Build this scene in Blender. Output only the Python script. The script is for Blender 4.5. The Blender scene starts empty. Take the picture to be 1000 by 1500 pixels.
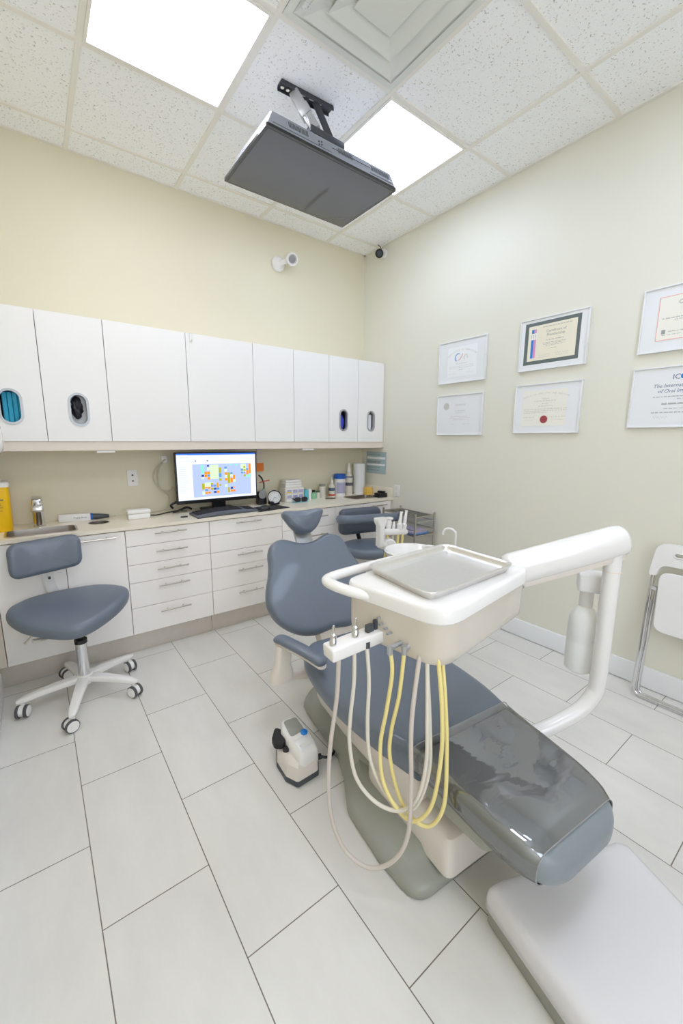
import bpy, bmesh, math, random
from mathutils import Vector, Matrix
random.seed(7)
PI = math.pi
S = bpy.context.scene
C = S.collection

# ------------------------------------------------------------------ materials
def lin(c):
    return tuple(((v/255)/12.92 if v/255 <= .04045 else ((v/255+.055)/1.055)**2.4) for v in c)
MATS = {}
def mat(name, rgb, rough=.5, metal=0., coat=0., var=.03, scale=8., bump=0., bscale=200., emit=None, spec=None, trans=0., ior=None):
    m = bpy.data.materials.new(name); m.use_nodes = True
    nt = m.node_tree; N = nt.nodes; L = nt.links
    b = N['Principled BSDF']
    base = lin(rgb) + (1,)
    b.inputs['Base Color'].default_value = base
    b.inputs['Roughness'].default_value = rough
    b.inputs['Metallic'].default_value = metal
    b.inputs['Coat Weight'].default_value = coat
    b.inputs['Coat Roughness'].default_value = .06
    if spec is not None: b.inputs['Specular IOR Level'].default_value = spec
    if trans: b.inputs['Transmission Weight'].default_value = trans
    if ior: b.inputs['IOR'].default_value = ior
    tc = N.new('ShaderNodeTexCoord')
    if var:
        nz = N.new('ShaderNodeTexNoise'); nz.inputs['Scale'].default_value = scale; nz.inputs['Detail'].default_value = 5
        L.new(tc.outputs['Object'], nz.inputs['Vector'])
        mx = N.new('ShaderNodeMix'); mx.data_type = 'RGBA'
        mx.inputs[6].default_value = tuple(c*(1-var) for c in base[:3]) + (1,)
        mx.inputs[7].default_value = tuple(min(1, c*(1+var)) for c in base[:3]) + (1,)
        L.new(nz.outputs['Fac'], mx.inputs[0]); L.new(mx.outputs[2], b.inputs['Base Color'])
    if bump:
        n2 = N.new('ShaderNodeTexNoise'); n2.inputs['Scale'].default_value = bscale; n2.inputs['Detail'].default_value = 3
        L.new(tc.outputs['Object'], n2.inputs['Vector'])
        bp = N.new('ShaderNodeBump'); bp.inputs['Strength'].default_value = bump; bp.inputs['Distance'].default_value = .002
        L.new(n2.outputs['Fac'], bp.inputs['Height']); L.new(bp.outputs['Normal'], b.inputs['Normal'])
    if emit:
        b.inputs['Emission Color'].default_value = base; b.inputs['Emission Strength'].default_value = emit
    MATS[name] = m
    return m

M_wall = mat('wall_paint', (228, 222, 199), .5, var=.012, scale=1.5, bump=.15, bscale=350)
M_wallr = mat('wall_paint_right', (228, 226, 213), .5, var=.012, scale=1.5, bump=.15, bscale=350)  # right wall, less yellow than the other walls
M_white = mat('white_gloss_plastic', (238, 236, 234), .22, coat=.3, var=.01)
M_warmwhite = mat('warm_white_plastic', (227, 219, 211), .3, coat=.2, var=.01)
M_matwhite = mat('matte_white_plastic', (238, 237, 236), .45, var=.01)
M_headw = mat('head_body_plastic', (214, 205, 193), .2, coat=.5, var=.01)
M_white_shaded = mat('shaded_white_plastic', (222, 220, 222), .22, coat=.3, var=.01)  # gloss white darkened to hold the foot end's shade on the floor box
M_up = mat('white_laminate', (240, 239, 238), .4, var=.008, scale=3)
M_base = mat('offwhite_laminate', (250, 246, 243), .38, var=.012, scale=4)
M_carc = mat('carcass_edge', (206, 198, 186), .6, var=.05)
M_rail = mat('beige_rail', (226, 216, 204), .5, var=.015)
M_counter = mat('cream_worktop', (238, 231, 214), .3, coat=.15, var=.03, scale=40)
M_ss = mat('brushed_steel', (196, 190, 182), .3, metal=1, var=.06, scale=30)
M_chrome = mat('chrome', (225, 225, 228), .08, metal=1, var=0)
M_toe = mat('toe_kick_metal', (214, 207, 198), .45, metal=.6, var=.05, scale=25)
M_tray = mat('tray_steel', (232, 230, 228), .36, metal=1, var=.04, scale=60, bump=.08, bscale=80)
M_vinyl = mat('slate_blue_vinyl', (100, 111, 127), .42, coat=.25, spec=.75, var=.03, scale=60, bump=.12, bscale=600)
M_vinyld = mat('dark_blue_vinyl', (84, 92, 106), .36, coat=.1, var=.03, scale=60, bump=.1, bscale=600)
M_leg = mat('grey_leg_vinyl', (134, 142, 147), .34, var=.03, scale=40)
M_greygreen = mat('greygreen_plastic', (156, 157, 147), .42, coat=.1, var=.04, scale=12)
M_dgrey = mat('dark_grey_plastic', (72, 76, 80), .4, var=.05)
M_black = mat('black_plastic', (26, 27, 30), .35, var=.1)
M_rubber = mat('black_rubber', (36, 36, 38), .65, var=.1)
M_castor = mat('castor_tyre', (84, 82, 84), .5, var=.05)
M_yellow = mat('yellow_plastic', (250, 200, 12), .35, var=.03)
M_ytube = mat('yellow_tube', (238, 222, 150), .4, var=.03)
M_gtube = mat('cream_tube', (222, 216, 204), .4, var=.02)
M_ltube = mat('grey_tube', (206, 196, 188), .4, var=.02)
M_blue = mat('blue_plastic', (28, 92, 190), .35, var=.04)
M_bblue = mat('bright_blue_plastic', (24, 128, 220), .3, var=.03)
M_teal = mat('teal_mask', (40, 160, 196), .6, var=.12, scale=30)
M_cyan = mat('cyan_paper', (96, 196, 214), .6, var=.03)
M_orange = mat('orange_paper', (250, 140, 60), .7, var=.02)
M_red = mat('red_plastic', (200, 50, 44), .4, var=.05)
M_green = mat('green_glass', (150, 205, 170), .1, var=.03)
M_darkgreen = mat('green_cap', (60, 110, 80), .4, var=.05)
M_paper = mat('white_paper', (240, 242, 244), .7, var=.01)
M_mat = mat('mat_board', (234, 236, 239), .5, coat=.5, var=.008)
M_cream = mat('cream_paper', (238, 232, 212), .6, coat=.4, var=.02)
M_ivory = mat('ivory_paper', (240, 238, 228), .6, coat=.4, var=.015)
M_slate = mat('slate_mat', (98, 108, 108), .6, coat=.4, var=.04)
M_ink = mat('grey_ink', (158, 158, 156), .7, var=0)
M_ink2 = mat('pale_ink', (202, 200, 194), .7, var=0)
M_dink = mat('dark_ink', (92, 94, 100), .7, var=0)
M_navy = mat('navy_ink', (88, 108, 138), .7, var=0)
M_seal = mat('red_seal', (164, 70, 74), .6, var=.1, scale=60)
M_pink = mat('pink_line', (236, 170, 176), .7, var=0)
M_ribblue = mat('ribbon_blue', (40, 130, 206), .6, var=.05)
M_ribpink = mat('ribbon_pink', (214, 150, 200), .6, var=.05)
M_alu = mat('silver_frame', (236, 238, 240), .35, metal=.1, var=.02)
M_tvbody = mat('silver_tv_plastic', (158, 162, 174), .25, metal=.35, var=.06, scale=6)
M_tvblack = mat('tv_black_frame', (34, 35, 38), .2, coat=.5, var=.05)
M_screen = mat('tv_glass', (72, 74, 80), .05, coat=.6, var=.02)
M_bracket = mat('bracket_paint', (74, 76, 82), .45, metal=.4, var=.08)
M_bracketl = mat('bracket_light', (176, 178, 180), .4, metal=.5, var=.06)
M_grid = mat('ceiling_tbar', (236, 233, 226), .5, var=.01)
M_diff = mat('diffuser_white', (224, 226, 220), .5, var=.01)
M_face = mat('clock_face', (236, 238, 238), .5, var=.01)
M_grey = mat('mid_grey_plastic', (150, 150, 152), .45, var=.03)
M_purple = mat('lilac_folder', (190, 178, 214), .6, var=.03)
M_bfold = mat('blue_folder', (110, 156, 214), .6, var=.03)
M_pastel = mat('lilac_drawer', (176, 174, 206), .5, var=.08, scale=40)
M_glove = mat('black_gloves', (46, 46, 52), .5, var=.2, scale=30)
M_bgl = mat('blue_gloves', (64, 76, 190), .5, var=.25, scale=50)
M_amber = mat('amber_pack', (244, 200, 92), .4, var=.15, scale=60)
M_cable = mat('beige_cable', (206, 200, 180), .5, var=.03)
M_baseb = mat('baseboard_paint', (238, 240, 242), .4, var=.008)
M_signg = mat('sign_grey_band', (176, 188, 194), .5, coat=.4, var=.05, scale=60)
M_signt = mat('sign_teal_band', (166, 194, 198), .5, coat=.4, var=.05, scale=60)
M_bottle = mat('translucent_bottle', (238, 240, 238), .35, var=.01)
M_pale = mat('pale_translucent', (226, 222, 212), .25, var=.03)

def glassy(name, tint, rough=.05, gloss=.12, bump=0., bscale=20.):
    m = bpy.data.materials.new(name); m.use_nodes = True
    nt = m.node_tree; N = nt.nodes; L = nt.links
    N.remove(N['Principled BSDF']); out = N['Material Output']
    t = N.new('ShaderNodeBsdfTransparent'); t.inputs[0].default_value = lin(tint)+(1,)
    g = N.new('ShaderNodeBsdfGlossy'); g.inputs['Roughness'].default_value = rough
    fr = N.new('ShaderNodeFresnel'); fr.inputs[0].default_value = 1.5
    ad = N.new('ShaderNodeMath'); ad.operation = 'ADD'; ad.use_clamp = True; ad.inputs[1].default_value = gloss
    L.new(fr.outputs[0], ad.inputs[0])
    mx = N.new('ShaderNodeMixShader'); L.new(ad.outputs[0], mx.inputs[0]); L.new(t.outputs[0], mx.inputs[1]); L.new(g.outputs[0], mx.inputs[2])
    L.new(mx.outputs[0], out.inputs['Surface'])
    if bump:
        tc = N.new('ShaderNodeTexCoord'); mp = N.new('ShaderNodeMapping'); mp.inputs['Scale'].default_value = (1, 2.2, 1)
        nz = N.new('ShaderNodeTexNoise'); nz.inputs['Scale'].default_value = bscale; nz.inputs['Detail'].default_value = 2; nz.inputs['Distortion'].default_value = .6
        L.new(tc.outputs['Object'], mp.inputs[0]); L.new(mp.outputs[0], nz.inputs['Vector'])
        bp = N.new('ShaderNodeBump'); bp.inputs['Strength'].default_value = bump; bp.inputs['Distance'].default_value = .02
        L.new(nz.outputs['Fac'], bp.inputs['Height'])
        L.new(bp.outputs[0], g.inputs['Normal']); L.new(bp.outputs[0], fr.inputs['Normal'])
    return m
M_film = glassy('clear_film', (240, 240, 240), .06, .20, .10, 7)
M_glass = glassy('clear_plastic', (238, 240, 238), .05, .03)

# --- floor tiles
def floor_material():
    m = bpy.data.materials.new('floor_tiles'); m.use_nodes = True
    nt = m.node_tree; N = nt.nodes; L = nt.links; b = N['Principled BSDF']
    geo = N.new('ShaderNodeNewGeometry'); sep = N.new('ShaderNodeSeparateXYZ'); L.new(geo.outputs['Position'], sep.inputs[0])
    def add(sock, v):
        a = N.new('ShaderNodeMath'); a.operation = 'ADD'; a.inputs[1].default_value = v; L.new(sock, a.inputs[0]); return a.outputs[0]
    P = .2969
    u = add(sep.outputs['Y'], 1.0926 + P*40); v = add(sep.outputs['X'], 2.5667 + P*20)
    cb = N.new('ShaderNodeCombineXYZ'); L.new(u, cb.inputs[0]); L.new(v, cb.inputs[1])
    br = N.new('ShaderNodeTexBrick'); L.new(cb.outputs[0], br.inputs['Vector'])
    br.offset = .5; br.offset_frequency = 2; br.squash = 1; br.squash_frequency = 2
    br.inputs['Scale'].default_value = 1; br.inputs['Mortar Size'].default_value = .0017; br.inputs['Mortar Smooth'].default_value = .3
    br.inputs['Bias'].default_value = 0; br.inputs['Brick Width'].default_value = 2*P; br.inputs['Row Height'].default_value = P
    br.inputs['Color1'].default_value = lin((222, 220, 215))+(1,); br.inputs['Color2'].default_value = lin((227, 225, 220))+(1,)
    br.inputs['Mortar'].default_value = lin((122, 112, 102))+(1,)
    nz = N.new('ShaderNodeTexNoise'); nz.inputs['Scale'].default_value = 3.2; nz.inputs['Detail'].default_value = 9; nz.inputs['Roughness'].default_value = .62
    mp = N.new('ShaderNodeMapping'); mp.inputs['Scale'].default_value = (2.2, .8, 1); L.new(geo.outputs['Position'], mp.inputs[0]); L.new(mp.outputs[0], nz.inputs['Vector'])
    rp = N.new('ShaderNodeMapRange'); rp.inputs[1].default_value = .3; rp.inputs[2].default_value = .7; rp.inputs[3].default_value = .93; rp.inputs[4].default_value = 1.03
    L.new(nz.outputs['Fac'], rp.inputs[0])
    mul = N.new('ShaderNodeMix'); mul.data_type = 'RGBA'; mul.blend_type = 'MULTIPLY'; mul.inputs[0].default_value = 1
    L.new(br.outputs['Color'], mul.inputs[6]); L.new(rp.outputs[0], mul.inputs[7]); L.new(mul.outputs[2], b.inputs['Base Color'])
    b.inputs['Roughness'].default_value = .42
    bp = N.new('ShaderNodeBump'); bp.invert = True; bp.inputs['Strength'].default_value = .5; bp.inputs['Distance'].default_value = .002
    L.new(br.outputs['Fac'], bp.inputs['Height']); L.new(bp.outputs[0], b.inputs['Normal'])
    return m
def ceiling_material():
    m = bpy.data.materials.new('acoustic_tile'); m.use_nodes = True
    nt = m.node_tree; N = nt.nodes; L = nt.links; b = N['Principled BSDF']; b.inputs['Roughness'].default_value = .85
    geo = N.new('ShaderNodeNewGeometry')
    nz = N.new('ShaderNodeTexNoise'); nz.inputs['Scale'].default_value = 120; nz.inputs['Detail'].default_value = 3; L.new(geo.outputs['Position'], nz.inputs['Vector'])
    cr = N.new('ShaderNodeValToRGB'); cr.color_ramp.elements[0].position = .27; cr.color_ramp.elements[0].color = lin((176, 170, 160))+(1,)
    cr.color_ramp.elements[1].position = .40; cr.color_ramp.elements[1].color = lin((249, 250, 251))+(1,)
    L.new(nz.outputs['Fac'], cr.inputs[0]); L.new(cr.outputs[0], b.inputs['Base Color'])
    bp = N.new('ShaderNodeBump'); bp.inputs['Strength'].default_value = .4; bp.inputs['Distance'].default_value = .003
    L.new(nz.outputs['Fac'], bp.inputs['Height']); L.new(bp.outputs[0], b.inputs['Normal'])
    return m
M_floor = floor_material(); M_ceil = ceiling_material()
def emitter(name, rgb, s):
    m = bpy.data.materials.new(name); m.use_nodes = True
    N = m.node_tree.nodes; N.remove(N['Principled BSDF']); e = N.new('ShaderNodeEmission')
    e.inputs[0].default_value = lin(rgb)+(1,); e.inputs[1].default_value = s
    m.node_tree.links.new(e.outputs[0], N['Material Output'].inputs[0]); return m
PANEL = 7.2
M_panel = emitter('light_panel_warm', (246, 246, 255), PANEL*1.1)
M_panel_c = emitter('light_panel_cool', (214, 228, 255), PANEL*.95)
M_fill_window = emitter('fill_window_glow', (228, 238, 255), 3.6)  # glow of the added window, fills the room from the front
M_wood = mat('walnut_door', (124, 84, 54), .35, coat=.2, var=.25, scale=3)

# ------------------------------------------------------------------ helpers
WM = {}
def thing(name, label, cat, loc=(0, 0, 0), rz=0, group=None):
    o = bpy.data.objects.new(name, None); C.objects.link(o); o.empty_display_size = .05
    o.location = loc; o.rotation_euler = (0, 0, rz)
    WM[o] = Matrix.Translation(loc) @ Matrix.Rotation(rz, 4, 'Z')
    o['label'] = label; o['category'] = cat
    if group: o['group'] = group
    return o
def obj(name, bm, m, parent=None, smooth=True, angle=40, label=None, local=False, loc=None):
    """links bm (world coordinates) as one mesh object"""
    if not local:
        if parent is not None: bm.transform(WM[parent].inverted())
        elif loc is not None: bm.transform(Matrix.Translation(loc).inverted())
    bmesh.ops.recalc_face_normals(bm, faces=bm.faces)
    me = bpy.data.meshes.new(name); bm.to_mesh(me); bm.free()
    for x in (m if isinstance(m, (list, tuple)) else [m]): me.materials.append(x)
    if smooth:
        me.shade_smooth()
        try: me.set_sharp_from_angle(angle=math.radians(angle))
        except Exception: pass
    o = bpy.data.objects.new(name, me); C.objects.link(o)
    if parent is not None:
        o.parent = parent; WM[o] = WM[parent]
    else:
        o.location = loc or (0, 0, 0); WM[o] = Matrix.Translation(loc or (0, 0, 0))
    if label: o['label'] = label
    return o
def tag(o, label, cat, group=None):
    o['label'] = label; o['category'] = cat
    if group: o['group'] = group
    return o
def struct(name, bm, m, smooth=False):
    o = obj(name, bm, m, smooth=smooth); o['kind'] = 'structure'; return o
def B(): return bmesh.new()
def box(bm, x0, x1, y0, y1, z0, z1, bev=0., seg=2, M=None, mi=0):
    ps = [(x0, y0, z0), (x1, y0, z0), (x1, y1, z0), (x0, y1, z0), (x0, y0, z1), (x1, y0, z1), (x1, y1, z1), (x0, y1, z1)]
    v = [bm.verts.new(p) for p in ps]
    fs = [bm.faces.new([v[i] for i in f]) for f in ((0, 3, 2, 1), (4, 5, 6, 7), (0, 1, 5, 4), (1, 2, 6, 5), (2, 3, 7, 6), (3, 0, 4, 7))]
    for f in fs: f.material_index = mi
    vs = v
    if bev:
        es = list({e for f in fs for e in f.edges})
        r = bmesh.ops.bevel(bm, geom=es, offset=bev, segments=seg, profile=.5, affect='EDGES', clamp_overlap=True)
        vs = list({w for f in r['faces'] for w in f.verts} | {w for w in v if w.is_valid})
        for f in r['faces']: f.material_index = mi
    if M is not None:
        bmesh.ops.transform(bm, matrix=M, verts=vs)
    return bm
def loft(bm, rings, cap0=True, cap1=True, closed=True, mi=0):
    R = [[bm.verts.new(p) for p in r] for r in rings]
    n = len(R[0])
    for a, b in zip(R[:-1], R[1:]):
        for i in range(n if closed else n-1):
            j = (i+1) % n
            try: bm.faces.new((a[i], a[j], b[j], b[i])).material_index = mi
            except ValueError: pass
    if cap0: bm.faces.new(R[0][::-1]).material_index = mi
    if cap1: bm.faces.new(R[-1]).material_index = mi
    return bm
def circ(c, r, n, ax=(0, 0, 1), ph=0.):
    ax = Vector(ax).normalized(); t = Vector((1, 0, 0)) if abs(ax.x) < .9 else Vector((0, 1, 0))
    u = ax.cross(t).normalized(); v = ax.cross(u)
    return [Vector(c) + (u*math.cos(ph+2*PI*i/n) + v*math.sin(ph+2*PI*i/n))*r for i in range(n)]
def cyl(bm, p0, p1, r0, r1=None, n=24, mi=0):
    p0 = Vector(p0); p1 = Vector(p1); r1 = r0 if r1 is None else r1
    return loft(bm, [circ(p0, r0, n, p1-p0), circ(p1, r1, n, p1-p0)], mi=mi)
def lathe(bm, prof, c=(0, 0, 0), ax=(0, 0, 1), n=32, mi=0):
    ax = Vector(ax).normalized(); c = Vector(c)
    return loft(bm, [circ(c+ax*z, max(r, 1e-4), n, ax) for r, z in prof], mi=mi)
def smoothpath(pts, k=6):
    P = [Vector(p) for p in pts]
    if len(P) < 3: return P
    out = []
    for i in range(len(P)-1):
        a = P[max(i-1, 0)]; b = P[i]; c = P[i+1]; d = P[min(i+2, len(P)-1)]
        for j in range(k):
            t = j/k
            out.append(.5*((2*b) + (c-a)*t + (2*a-5*b+4*c-d)*t*t + (3*b-a-3*c+d)*t**3))
    out.append(P[-1]); return out
def tube(bm, pts, r, n=10, sm=6, closed=False, mi=0, flat=None):
    """sweep a circle (or flat=(a,b) ellipse) along a smoothed path"""
    P = smoothpath(pts + [pts[0]] if closed else pts, sm) if sm else [Vector(p) for p in pts]
    if closed and sm: P = P[:-1]
    m = len(P); rings = []; up = None
    for i in range(m):
        if closed: t = P[(i+1) % m]-P[i-1]
        else: t = P[min(i+1, m-1)]-P[max(i-1, 0)]
        t.normalize()
        if up is None:
            up = Vector((0, 0, 1)) if abs(t.z) < .9 else Vector((1, 0, 0))
        up = (up - t*up.dot(t)).normalized(); sd = t.cross(up)
        rr = r(i/(m-1)) if callable(r) else r
        a, b = flat if flat else (rr, rr)
        if flat and callable(r): a, b = a*rr, b*rr
        rings.append([P[i] + sd*math.cos(2*PI*k/n)*a + up*math.sin(2*PI*k/n)*b for k in range(n)])
    if closed:
        rings.append(rings[0])
        R = [[bm.verts.new(p) for p in q] for q in rings[:-1]]
        for i in range(m):
            a = R[i]; b = R[(i+1) % m]
            for k in range(n):
                bm.faces.new((a[k], a[(k+1) % n], b[(k+1) % n], b[k])).material_index = mi
        return bm
    return loft(bm, rings, mi=mi)
def rrect(w, h, r, k=5):
    """rounded rectangle outline, centred; 4*(k+1) points"""
    r = min(r, w/2-1e-5, h/2-1e-5); out = []
    for cx, cy, a0 in ((w/2-r, h/2-r, 0), (-w/2+r, h/2-r, PI/2), (-w/2+r, -h/2+r, PI), (w/2-r, -h/2+r, 1.5*PI)):
        for i in range(k+1):
            a = a0 + PI/2*i/k; out.append((cx+r*math.cos(a), cy+r*math.sin(a)))
    return out
def roundpoly(poly, r, k=5):
    """round the corners of a polygon (list of 2D points)"""
    out = []; n = len(poly)
    rs = r if isinstance(r, (list, tuple)) else [r]*n
    for i in range(n):
        p = Vector(poly[i]); a = Vector(poly[i-1])-p; b = Vector(poly[(i+1) % n])-p
        ang = a.angle(b); d = rs[i]/math.tan(ang/2); d = min(d, a.length*.49, b.length*.49)
        p0 = p+a.normalized()*d; p1 = p+b.normalized()*d
        for j in range(k+1):
            t = j/k; out.append(((1-t)**2*p0 + 2*t*(1-t)*p + t*t*p1)[:])
    return out
def catmull2(pts, k=4):
    n = len(pts); out = []
    for i in range(n):
        a, b, c, d = (Vector(pts[(i+j-1) % n]) for j in range(4))
        for j in range(k):
            t = j/k
            out.append((.5*((2*b)+(c-a)*t+(2*a-5*b+4*c-d)*t*t+(3*b-a-3*c+d)*t**3))[:])
    return out
def inset(poly, d, lim=.010):
    if d > lim:      # beyond the corner radius: shrink about the centre along the outline's own main axes
        q = inset(poly, lim); d -= lim; n = len(q)
        cx = sum(p[0] for p in q)/n; cy = sum(p[1] for p in q)/n
        L = max(range(n), key=lambda i: math.hypot(q[i][0]-q[i-1][0], q[i][1]-q[i-1][1])); a = math.atan2(q[L][1]-q[L-1][1], q[L][0]-q[L-1][0])
        ca, sa = math.cos(a), math.sin(a)
        R = [((x-cx)*ca+(y-cy)*sa, -(x-cx)*sa+(y-cy)*ca) for x, y in q]
        mx = (max(p[0] for p in R)-min(p[0] for p in R))/2; my = (max(p[1] for p in R)-min(p[1] for p in R))/2
        fx = max(.02, 1-d/mx); fy = max(.02, 1-d/my)
        return [(cx+x*fx*ca-y*fy*sa, cy+x*fx*sa+y*fy*ca) for x, y in R]
    n = len(poly); A = sum(poly[i-1][0]*poly[i][1]-poly[i][0]*poly[i-1][1] for i in range(n)); sg = 1 if A > 0 else -1
    out = []
    for i in range(n):
        a = Vector(poly[i-1]); b = Vector(poly[i]); c = Vector(poly[(i+1) % n])
        t = (c-a).normalized(); nn = Vector((-t.y, t.x))*sg; out.append((b+nn*d)[:])
    return out
def solid(bm, poly, prof, M=Matrix(), mi=0):
    """stack of inset copies of a 2D outline: prof = [(inset, z), ...]"""
    rings = [[M @ Vector((x, y, z)) for x, y in (inset(poly, d) if d else poly)] for d, z in prof]
    return loft(bm, rings, mi=mi)
def pillow(bm, poly, th, r, dome=0., dome_b=0., M=Matrix(), bend=None, mi=0, rings=6):
    """cushion of an outline: rounded edge of radius r, slightly domed faces"""
    P = []
    k = 6
    r = min(r, th/2)
    cx = sum(p[0] for p in poly)/len(poly); cy = sum(p[1] for p in poly)/len(poly)
    def sc(pl, f): return [(cx+(x-cx)*f, cy+(y-cy)*f) for x, y in pl]
    edge_b = [(inset(poly, r*(1-math.sin(a))), -th/2+r*(1-math.cos(a))) for a in [PI/2*i/k for i in range(k+1)]]
    edge_t = [(q, -z) for q, z in edge_b[::-1]]
    q0 = edge_b[0][0]
    inner_t = [(sc(q0, f), th/2+dome*(1-f*f)) for f in [1-.97*(i+1)/rings for i in range(rings)]]
    inner_b = [(sc(q0, f), -th/2-dome_b*(1-f*f)) for f in [1-.97*(i+1)/rings for i in range(rings)]][::-1]
    seq = inner_b+edge_b+edge_t+inner_t
    R = []
    for q, z in seq:
        ring = []
        for x, y in q:
            zz = z + (bend(x, y) if bend else 0)
            ring.append(M @ Vector((x, y, zz)))
        R.append(ring)
    return loft(bm, R, mi=mi)
def frame(o, x, y, z):
    M = Matrix.Identity(4)
    for i, a in enumerate((x, y, z)):
        a = Vector(a)
        for j in range(3): M[j][i] = a[j]
    for j in range(3): M[j][3] = o[j]
    return M
def text_bm(bm, s, size, M, align='CENTER', mi=0, ext=.0003, shear=0., sp=1.):
    cu = bpy.data.curves.new('t', 'FONT'); cu.body = s; cu.size = size; cu.align_x = align; cu.extrude = ext; cu.shear = shear; cu.resolution_u = 2; cu.space_character = sp
    o = bpy.data.objects.new('t', cu); C.objects.link(o)
    me = bpy.data.meshes.new_from_object(o)
    me.transform(M); n0 = len(bm.faces)
    bm.from_mesh(me); bm.faces.ensure_lookup_table()
    for f in bm.faces[n0:]: f.material_index = mi
    bpy.data.objects.remove(o); bpy.data.curves.remove(cu); bpy.data.meshes.remove(me)
def rect(bm, x0, x1, y0, y1, z, M, mi=0):
    v = [bm.verts.new(M @ Vector(p)) for p in ((x0, y0, z), (x1, y0, z), (x1, y1, z), (x0, y1, z))]
    f = bm.faces.new(v); f.material_index = mi; return f
def plate_with_holes(bm, outer, holes, z0, z1, M=Matrix()):
    """flat slab with holes, side walls included"""
    from mathutils.geometry import delaunay_2d_cdt
    vs = []; es = []
    for lp in [outer]+holes:
        b = len(vs); n = len(lp); vs += [Vector(p) for p in lp]; es += [(b+i, b+(i+1) % n) for i in range(n)]
    vo, eo, fo, *_ = delaunay_2d_cdt(vs, es, [], 0, 1e-6)
    def inside(p, lp):
        c = False; n = len(lp)
        for i in range(n):
            x0, y0 = lp[i]; x1, y1 = lp[i-1]
            if (y0 > p[1]) != (y1 > p[1]) and p[0] < (x1-x0)*(p[1]-y0)/(y1-y0)+x0: c = not c
        return c
    T = [bm.verts.new(M @ Vector((p[0], p[1], z1))) for p in vo]; Bt = [bm.verts.new(M @ Vector((p[0], p[1], z0))) for p in vo]
    cnt = {}
    for f in fo:
        c = [sum(vo[i][k] for i in f)/len(f) for k in (0, 1)]
        if not inside(c, outer) or any(inside(c, h) for h in holes): continue
        bm.faces.new([T[i] for i in f]); bm.faces.new([Bt[i] for i in f][::-1])
        for i in range(len(f)):
            e = (f[i], f[(i+1) % len(f)]); cnt.setdefault(tuple(sorted(e)), []).append(e)
    for k, v in cnt.items():
        if len(v) == 1:
            a, b = v[0]; bm.faces.new((T[b], T[a], Bt[a], Bt[b]))
    for v in [v for v in bm.verts if not v.link_faces]: bm.verts.remove(v)
    return bm
XY = Matrix.Identity(4)
def facing_y(y):        # local x -> world x, local y -> world z, local z -> -y (towards the room)
    return frame((0, y, 0), (1, 0, 0), (0, 0, 1), (0, -1, 0))
def facing_x(x):        # on the right wall: local x -> -y, local y -> z, local z -> -x
    return frame((x, 0, 0), (0, -1, 0), (0, 0, 1), (-1, 0, 0))

# ------------------------------------------------------------------ room shell
H = 2.987; XL = -2.85; YF = -4.45
struct('floor', box(B(), XL-.1, .1, YF-.1, .1, -.1, 0), M_floor)
struct('wall_back', box(B(), XL-.1, .1, 0, .1, 0, H+.1), M_wall)
struct('wall_right', box(B(), 0, .1, YF, 0, 0, H+.1), M_wallr)
struct('wall_left', box(B(), XL-.1, XL, YF, 0, 0, H+.1), M_wall)
struct('wall_front', box(B(), XL-.1, .1, YF-.1, YF, 0, H+.1), M_wall)
struct('ceiling', box(B(), XL-.1, .1, YF-.1, .1, H, H+.08), M_ceil)
def bb(x0, x1, y0, y1, side):
    b = box(B(), x0, x1, y0, y1, 0.004, .122, .003, 2)
    struct('baseboard_'+side, b, M_baseb, True)
bb(-.014, 0, YF, -.02, 'right'); bb(XL, XL+.014, YF, -.462, 'left'); bb(XL, 0, YF, YF+.014, 'front')
# suspended grid
G = .6096; gx = [-.4307-G*i for i in range(4)]; gy = [-.205-G*j for j in range(7)]
b = B()
for x in gx: box(b, x-.012, x+.012, YF, 0, H-.009, H+.002, .0015, 1)
for y in gy: box(b, XL, 0, y-.012, y+.012, H-.0085, H+.002, .0015, 1)
struct('trim_1', b, M_grid)
b = B()
box(b, -.02, 0, YF, 0, H-.008, H); box(b, XL, XL+.02, YF, 0, H-.008, H); box(b, XL, 0, -.02, 0, H-.008, H)
struct('trim_2', b, M_grid)

def ceiling_light(ix, iy, label, group=None):
    x1 = gx[ix]-.012; x0 = gx[ix+1]+.012; y1 = gy[iy]-.012; y0 = gy[iy+1]+.012
    t = thing('ceiling_light', label, 'ceiling light', ((x0+x1)/2, (y0+y1)/2, H-.006))
    b = B()
    w = .014
    for a in ((x0, x1, y0, y0+w), (x0, x1, y1-w, y1), (x0, x0+w, y0+w, y1-w), (x1-w, x1, y0+w, y1-w)): box(b, *a, H-.012, H-.001, .001, 1)
    obj('frame', b, M_grid, t)
    b = box(B(), x0+w, x1-w, y0+w, y1-w, H-.0065, H-.0015)
    obj('diffuser_panel', b, M_panel if ix == 2 else M_panel_c, t, smooth=False)
    return t
GL = 'square ceiling light panels'
ceiling_light(2, 1, 'large lit square ceiling panel at the upper left of the photo', GL)
ceiling_light(0, 1, 'lit square ceiling panel partly hidden behind the hanging television', GL)
ceiling_light(2, 4, 'unseen lit square ceiling panel added behind the camera for even light, left wall side', GL)  # this panel and the next are unseen extras that flatten the lighting
ceiling_light(0, 4, 'unseen lit square ceiling panel added behind the camera for even light, certificate wall side', GL)
# unseen window added behind the camera as frontal fill light
WX0, WX1, WZ0, WZ1 = -2.75, -1.55, .85, 2.45
b = B()
for a in ((WX0-.06, WX1+.06, WZ0-.06, WZ0), (WX0-.06, WX1+.06, WZ1, WZ1+.06), (WX0-.06, WX0, WZ0, WZ1), (WX1, WX1+.06, WZ0, WZ1), (-2.17, -2.13, WZ0, WZ1)): box(b, a[0], a[1], YF, YF+.035, a[2], a[3], .004, 1)
win = struct('fill_window_1', b, M_baseb, True)
b = box(B(), WX0, WX1, YF+.004, YF+.012, WZ0, WZ1); wp = obj('pane', b, M_fill_window, win, smooth=False)

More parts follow.
